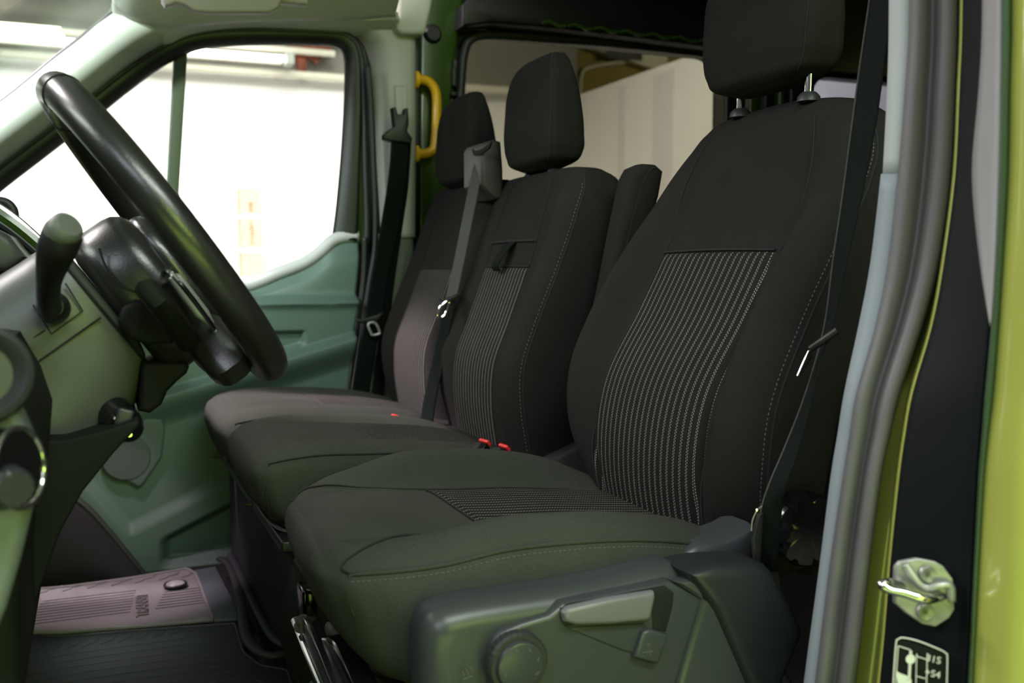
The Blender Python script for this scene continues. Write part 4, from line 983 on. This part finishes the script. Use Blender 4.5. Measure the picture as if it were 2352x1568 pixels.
# dashboard body across the cab
dsh = empty('dashboard', (-.3, 1.6, .4), 'dark dashboard running across the cab behind the steering wheel', 'dashboard')
# lower knee panel seen edge on
kp = [(250, 985), (318, 962), (322, 975), (300, 1000), (262, 1040), (190, 1130), (140, 1220), (100, 1330), (66, 1430), (52, 1600), (-300, 1600), (-300, 980), (60, 1010), (150, 1010)]
MB().slab([at(u, v, Y=1.08) for u, v in kp], (0, .42, 0), .02, 4).build('knee_panel', M_und, dsh)
side = [(-300, 760), (0, 800), (60, 900), (95, 1000), (84, 1150), (50, 1300), (40, 1420), (46, 1600), (-300, 1600)]
MB().slab([at(u, v, Y=.86) for u, v in side], (0, .24, 0), .012, 4).build('outer_dash_panel', M_und, dsh)
# green grey end panel nearest the door
ep = [(-200, 800), (20, 900), (60, 985), (80, 1030), (84, 1100), (70, 1190), (46, 1290), (14, 1400), (-20, 1480), (-200, 1500)]
MB().slab([at(u, v, Y=.80) for u, v in ep], (0, .05, 0), .008, 4).build('dash_end_panel', mat('green grey dash plastic', (.14, .16, .15), .45), dsh)
# round vent at left edge
vc = at(-48, 860, Y=.80); MB().lathe([(.001, .0), (.022, .0), (.026, .008), (.030, .012), (.034, .010), (.037, 0), (.037, -.03)], vc, (.25, -1, .2), 40).build('air_vent_ring', M_gry, dsh)
# headlamp switch with chrome ring
hc_ = at(34, 1075, Y=.785); ax_ = Vector((.86, -.48, .10))
hs = MB().lathe([(.001, .004), (.026, .004), (.029, .001), (.030, -.012)], hc_, ax_, 40).build('headlamp_switch', M_blkg, dsh, label='round switch with a chrome ring')
xx = ax_.normalized().cross(Vector((0, 0, 1))).normalized(); yy = ax_.normalized().cross(xx)
MB().tube([hc_+ax_.normalized()*.004+(xx*math.cos(a)+yy*math.sin(a))*.0285 for a in np.linspace(0, 2*math.pi, 48, endpoint=False)], .0022, 10, closed=True).build('chrome_ring', M_chr, hs, angle=180)
kc2 = at(24, 1115, Y=.765); N = 48; rows = []
axn = Vector((.35, -.93, -.1)).normalized(); x2 = axn.cross(Vector((0, 0, 1))).normalized(); y2 = axn.cross(x2)
for r_, h_ in ((.013, -.02), (.0135, -.005), (.014, .008), (.012, .012), (.001, .012)):
    rows.append([kc2+axn*h_+(x2*math.cos(2*math.pi*k/N)+y2*math.sin(2*math.pi*k/N))*r_*(1-.07*(k % 3 == 0)) for k in range(N)])
MB().grid(rows, close_u=True, cap=True).build('switch_knob', M_gry, hs, angle=30)
# dash top towards the windscreen, passenger side
tp = [(-300, 420), (0, 502), (40, 522), (95, 562), (120, 600), (100, 660), (-300, 700)]
MB().slab([at(u, v, Y=1.55) for u, v in tp], (0, .86, 0), .01, 3).build('dash_top', M_blk, dsh)
for v0, v1, mm, nm in ((478, 556, M_chr, 'chrome_strip'), (492, 566, M_green, 'dash_inlay'), (512, 588, M_gry, 'vent_strip'), (545, 612, M_val, 'shelf_strip')):
    pts = [at(u, v, Y=1.54) for u, v in ((-200, v0-110), (0, v0), (95, v1))]
    MB().tube(smooth(pts, 6), .006 if mm is not M_green else .009, 8).build(nm, mm, dsh)
bnd = [(-200, 500), (-40, 510), (20, 540), (60, 590), (20, 620), (-200, 640)]
MB().slab([at(u, v, Y=1.36) for u, v in bnd], (0, .16, 0), .01, 3).build('instrument_hood', M_col, dsh)
mh = smooth([at(u, v, Y=1.9) for u, v in ((-40, 462), (0, 462), (18, 468), (30, 482), (33, 500))], 6)
MB().tube(mh, .008, 10).build('top_tray_lip', M_gry, dsh)
# pedal side dark mass in the driver footwell and front bulkhead
MB().box((-.45, 1.6, .30), (.10, 1.7, .9)).build('front_bulkhead', M_carp, dsh)

# ================================================================== floor mats
def matslab(pix, z, name, m_, label, thick=.006, border=.004, close=True):
    pts = [at(u, v, Z=z) for u, v in pix]
    r = empty(name, (sum((p for p in pts), Vector())/len(pts)), label, 'floor mat'); r.location.z = z-.006
    b_ = MB().slab(pts, (0, 0, -thick), .0015); b_.build('mat_base', m_, r)
    MB().tube(resample(smooth(pts, 1, True)+[pts[0]], 140), border, 8).build('mat_rim', m_, r, angle=180)
    return r
pmat = matslab([(-60, 1362), (45, 1356), (150, 1348), (300, 1328), (430, 1306), (450, 1318), (490, 1424), (300, 1440), (140, 1452), (45, 1452), (-60, 1450)], .016, 'floor_mat', M_matl, 'rubber mat in the passenger footwell, mauve light put into its colour, with raised lettering and a round fastener')
fl = bpy.data.lights.new('footwell_fill', 'SPOT'); fl.energy = 7; fl.color = (1.0, .70, .80); fl.spot_size = math.radians(58); fl.spot_blend = .35; fl.shadow_soft_size = .02  # added spot that lifts the passenger mat, not a fitted lamp
flo = bpy.data.objects.new('footwell_fill', fl); C.objects.link(flo); flo.location = (.0, 2.28, .62); flo.rotation_euler = Vector((.03, .02, -.6)).to_track_quat('-Z', 'Y').to_euler()
# grooves of the passenger mat run fore and aft
mb = MB(); p0 = at(70, 1400, Z=.016)
for k in range(9):
    y = 2.075+.017*k
    for xa_, xb_ in ((-.15, .045), (.092, .205)):
        if k >= 7 and xa_ > 0: continue
        mb.tube([(xa_+.004*k, y, .0163), ((xa_+xb_)/2, y, .0163), (xb_+.002*k, y, .0163)], .0016, 6, flat=.5)
mb.build('mat_ribs', M_mat, pmat)
mb = MB()
for k in range(16):
    x_ = -.13+.024*k; mb.tube([(x_, 2.265+.02*(k % 2), .0165), (x_+.016, 2.275+.02*(k % 2), .0165), (x_+.022, 2.290+.02*(k % 2), .0165)], .0012, 6, flat=.5)
mb.build('mat_tread_marks', M_mat, pmat)
tc_ = at(328, 1388, Z=.018)
tm = text_mb('TRANSIT', .036, frame(tc_, (0.03, 1, 0), (-1, 0, 0)), .0012); tm.build('raised_lettering', M_matl, pmat)
fz = at(403, 1344, Z=.020)
MB().lathe([(.024, 0), (.0245, .004), (.022, .006), (.020, .003)], fz, (0, 0, 1), 36, (0, 1, 0)).build('fastener_ring', M_blk, pmat)
MB().lathe([(.019, 0), (.019, .005), (.015, .0075), (.001, .008)], fz, (0, 0, 1), 36, (0, 1, 0)).build('fastener_button', mat('pale fastener', (.30, .28, .29), .5), pmat)
rmp = MB().slab([at(u, v, Z=.018) for u, v in ((447, 1308), (495, 1300), (552, 1412), (545, 1420), (492, 1424))], (0, 0, -.006), .002)
rmp.build('mat_end_step', mat('blue grey rubber', (.07, .085, .10), .55), pmat)
dm = matslab([(-80, 1462), (45, 1458), (140, 1464), (300, 1450), (540, 1432), (560, 1500), (600, 1530), (660, 1540), (680, 1600), (700, 1760), (-80, 1760)], .010, 'floor_mat', M_mat, 'dark blue black rubber mat in front of the driver seat, below the passenger one')
mb = MB()
for k in range(8):
    y = 1.90-.032*k; mb.tube(smooth([(-.20, y-.02, .0103), (-.05, y, .0103), (.12, y, .0103), (.20, y+.004, .0103)], 5), .0016, 6, flat=.5)
for k in range(14):
    x_ = -.16+.03*k; mb.tube([(x_, 1.93, .0103), (x_+.02, 1.945, .0103), (x_+.026, 1.965, .0103)], .0014, 6, flat=.5)
for k in range(8):
    x_ = -.05+.04*k; mb.tube([(x_, 1.66, .0103), (x_+.015, 1.63, .0103), (x_+.02, 1.60, .0103)], .0014, 6, flat=.5)
mb.build('mat_ribs', M_rub, dm)
# moulded floor liner lip along the seat box
lip = smooth([at(u, v, Z=.028) for u, v in ((505, 1282), (528, 1300), (552, 1370), (560, 1440), (575, 1480), (615, 1505), (668, 1500), (690, 1520), (702, 1600))], 8)
ln_ = empty('floor_liner', (.28, 1.9, 0), 'raised black edge of the floor liner along the passenger seat box', 'floor liner')
MB().tube(lip, .010, 10, flat=.6).build('liner_lip', M_rub, ln_, angle=180)
MB().tube(smooth([at(u, v, Z=.03) for u, v in ((530, 1276), (552, 1320), (590, 1400), (630, 1468), (690, 1505), (715, 1600))], 8), .009, 10, flat=.6).build('liner_outer_edge', mat('blue black rubber', (.03, .036, .045), .5), ln_, angle=180)
# seat slide rails in front of the driver seat
sr = ds
MB().slab([at(u, v, X=.235) for u, v in ((666, 1425), (672, 1415), (690, 1412), (706, 1440), (770, 1600), (735, 1600))], (.02, 0, 0), .003).build('outer_rail', M_steel, sr)
MB().tube([at(674, 1424, X=.233), at(704, 1500, X=.233), at(748, 1605, X=.233)], .0035, 8).build('rail_edge', M_chr, sr)
MB().slab([at(u, v, X=.245) for u, v in ((712, 1480), (728, 1462), (748, 1462), (764, 1478), (820, 1600), (765, 1600))], (.03, 0, 0), .006).build('inner_rail', M_blkg, sr)
MB().lathe([(.001, .008), (.008, .008), (.009, 0), (.014, -.001), (.014, -.004)], at(697, 1430, X=.238), (-.4, -.3, .8), 20).build('rail_bolt', M_galv, sr)
MB().box(at(705, 1385, X=.262), (.02, .05, .05), .004).build('rail_bracket', M_blkg, sr)
MB().slab([at(u, v, Z=.13) for u, v in ((800, 1500), (850, 1490), (900, 1530), (985, 1540), (1010, 1640), (850, 1640))], (0, 0, -.012), .003).build('floor_bracket', M_galv, sr)
# shoe box shaped dark bag in the passenger footwell
mb = MB()

# ================================================================== driver's door pillar, nearest the viewer
VR = [-620, 0, 200, 400, 600, 750, 900, 1000, 1100, 1300, 1500, 1700]
def prof_band(cols, n=10, ext=None):
    """cols: list of (u per row, Y); surface through the columns"""
    rows = []
    cl = []
    for us, Y in cols:
        cl.append(smooth([at(u, v, Y=Y) for u, v in zip(us, VR)], 4))
    return MB().grid([list(r) for r in zip(*cl)])
sL = [2050, 2048, 2044, 2034, 2010, 1982, 1950, 1934, 1918, 1893, 1866, 1840]
sR = [2090, 2088, 2078, 2062, 2040, 2010, 1967, 1951, 1935, 1905, 1880, 1855]
def prof_rows(cols, i0, i1):
    cl = [smooth([at(u, v, Y=Y) for u, v in zip(us[i0:i1], VR[i0:i1])], 4) for us, Y in cols]
    return MB().grid([list(r) for r in zip(*cl)])
struct(prof_rows([([x+30 for x in sL], .86), (sL, .79), (sR, .775), ([x+8 for x in sR], .775)], 0, 4).build('trim_8', M_btrim, solid=-.003, angle=180), 'pale grey trim strip on the upper inner edge of the driver door pillar')
sL2 = [x-4 for x in sL]
struct(prof_rows([([x+30 for x in sL2], .86), (sL2, .788), (sR, .773), ([x+8 for x in sR], .773)], 3, 12).build('trim_13', mat('blue grey trim strip', (.26, .30, .33), .55), solid=-.003, angle=180), 'blue grey trim strip on the lower inner edge of the driver door pillar')
def off(a, d): return [x+d for x in a]
eL = off(sR, -2); eR = [2208, 2205, 2200, 2190, 2160, 2118, 2068, 2045, 2024, 1998, 1975, 1950]
mix = lambda t: [a+(b-a)*t for a, b in zip(eL, eR)]
seal_cols = [(mix(0), .785), (mix(.03), .765), (mix(.12), .752), (mix(.25), .748), (mix(.38), .750), (mix(.44), .757), (mix(.48), .757), (mix(.54), .747), (mix(.66), .737), (mix(.80), .731), (mix(.92), .730), (mix(1.0), .742), (mix(1.0), .775)]
struct(prof_band(seal_cols).build('trim_9', mat('door seal rubber', (.13, .125, .13), .5, bump=(40, .1, .001)), angle=180), 'thick black rubber door seal on the driver door pillar')
# painted channel behind the seal, then the jamb
jL = [2216, 2213, 2206, 2196, 2170, 2142, 2098, 2080, 2066, 2045, 2028, 2005]
gap = [([x-12 for x in eR], .79), (off(jL, -6), .775), (jL, .715), (off(jL, 8), .700)]
struct(prof_band(gap).build('trim_10', M_lime, solid=-.003, angle=60), 'green painted flange beside the door seal')
jR = [2302, 2300, 2298, 2294, 2286, 2276, 2262, 2254, 2246, 2236, 2226, 2216]
jm = lambda t: [a+(b-a)*t for a, b in zip(off(jL, 6), jR)]
jam = [(jm(0), .700), (jm(.08), .690), (jm(.2), .680), (jm(.5), .655), (jm(.85), .628), (jm(.95), .622), (jm(1), .615)]
struct(prof_band(jam).build('wall_pillar', mat('jamb black', (.006, .008, .009), .55, spec=.15), solid=-.003, angle=180), 'black door jamb of the driver side pillar')
# grey reflection on the upper jamb, laid on as a coloured strip
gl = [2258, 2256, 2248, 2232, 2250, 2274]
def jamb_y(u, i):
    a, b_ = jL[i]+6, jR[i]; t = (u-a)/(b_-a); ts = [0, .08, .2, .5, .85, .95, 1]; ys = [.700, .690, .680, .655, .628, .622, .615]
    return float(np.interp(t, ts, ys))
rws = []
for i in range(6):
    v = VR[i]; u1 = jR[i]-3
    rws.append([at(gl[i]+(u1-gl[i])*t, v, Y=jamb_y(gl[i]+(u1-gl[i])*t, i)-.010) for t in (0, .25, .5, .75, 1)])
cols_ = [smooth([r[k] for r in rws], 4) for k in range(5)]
struct(MB().grid([list(r) for r in zip(*cols_)]).build('jamb_reflection', mat('grey jamb reflection', (.36, .35, .36), .55), solid=.002, angle=180), 'grey reflection put in colour on the upper jamb')
bl_ = [2326, 2326, 2322, 2318, 2306, 2296, 2284, 2272, 2262, 2250, 2240, 2230]
struct(prof_band([(jR, .625), (off(jR, 1), .606), ([(a+b)/2 for a, b in zip(jR, bl_)], .600), (off(bl_, 1), .606), (off(bl_, 2), .63)]).build('trim_12', mat('edge seal green', (.05, .09, .04), .3), angle=180), 'narrow seal between the jamb and the green body')
bR = lambda d: off(bl_, d)
struct(prof_band([(bR(-2), .612), (bR(10), .598), (bR(40), .585), (bR(70), .570), (bR(110), .556), (bR(300), .53), (bR(600), .50)]).build('wall_body', M_lime, solid=-.003, angle=180), 'lime green outer body of the van')

# striker
sc_ = at(2118, 1362, Y=.645)
stk = empty('door_striker', sc_, 'zinc plated door striker with two screws on the black jamb', 'door striker')
pl_ = [(2058, 1302), (2068, 1290), (2108, 1282), (2150, 1290), (2168, 1300), (2190, 1330), (2194, 1400), (2182, 1420), (2150, 1440), (2120, 1434), (2082, 1408), (2056, 1385), (2056, 1340)]
def pj(u, v, lift=0.): return at(u, v, Y=.642-(u-2118)*.00022-lift)
MB().slab([pj(u, v) for u, v in pl_], (.001, .005, 0), .0016).build('striker_plate', M_zinc, stk)
for u, v in ((2131, 1318), (2125, 1405)):
    c_ = pj(u, v, .0005); sc2 = MB().lathe([(.001, .0005), (.003, .001), (.0066, .0022), (.0078, .0010), (.0080, -.001)], c_, (-.35, -1, 0), 28).build('screw_head', M_zinc, stk)
    MB().lathe([(.0001, .0006), (.0024, .0006), (.0024, -.001)], pj(u, v, .0012), (-.35, -1, 0), 6).build('screw_socket', M_galv, sc2)
lp_ = smooth([pj(2072, 1345, -.002), pj(2040, 1338, .012), pj(2026, 1342, .016), pj(2040, 1352, .017), pj(2080, 1362, .018), pj(2115, 1374, .018), pj(2140, 1375, .012), pj(2165, 1368, -.002)], 8)
MB().tube(lp_, .0042, 12).build('striker_loop', M_chr, stk, angle=180)
MB().tube(smooth([pj(2079, 1296, .002), pj(2096, 1322, .004), pj(2112, 1342, .005), pj(2130, 1350, .005), pj(2155, 1345, .005), pj(2182, 1346, .003), pj(2186, 1380, .002)], 6), .0036, 10).build('striker_ridge', M_zinc, stk, angle=180)
# sticker
def ps_(u, v, lift=.0): return at(u, v, Y=.638-(u-2118)*.00022-lift)
stick = empty('warning_label', ps_(2115, 1570), 'black warning label with white line drawing below the door striker', 'label')
MB().slab([ps_(u, v) for u, v in ((2056, 1464), (2180, 1500), (2176, 1640), (2040, 1640))], (.0005, .0012, 0), .0003).build('label_sheet', M_und, stick)
W = MB()
def ln2(pts, r=.00042): W.tube(smooth([ps_(u, v, .0008) for u, v in pts], 3), r, 6)
ln2([(2048, 1640), (2052, 1560), (2058, 1478), (2063, 1468), (2074, 1464), (2110, 1472), (2160, 1492), (2172, 1500), (2176, 1515), (2172, 1640)], .0006)
ln2([(2063, 1483), (2091, 1492)]); ln2([(2063, 1483), (2055, 1600)])
ln2([(2103, 1640), (2105, 1512), (2108, 1508), (2128, 1514)]); ln2([(2130, 1500), (2126, 1640)]); ln2([(2104, 1552), (2126, 1558)])
ln2([(2092, 1494), (2090, 1520), (2088, 1560)], .0012)
W.build('label_lines', M_wht, stick)
MB().lathe([(.0001, .0006), (.0042, .0006), (.0042, 0)], ps_(2091, 1513, .0008), (-.35, -1, 0), 20).build('label_dot', M_wht, stick)
MB().slab([ps_(u, v, .0008) for u, v in ((2058, 1540), (2068, 1546), (2090, 1554), (2094, 1562), (2090, 1640), (2066, 1640), (2064, 1580))], (0, .0004, 0)).build('label_figure', M_wht, stick)
X_ = (ps_(2160, 1525)-ps_(2130, 1518)); Y__ = Vector((0, 0, 1))
for s_, u, v in (('31S', 2144, 1514), ('+S4', 2142, 1547)):
    text_mb(s_, .0085, frame(ps_(u, v, .001), X_, Y__), .0002).build('label_digits', M_wht, stick)
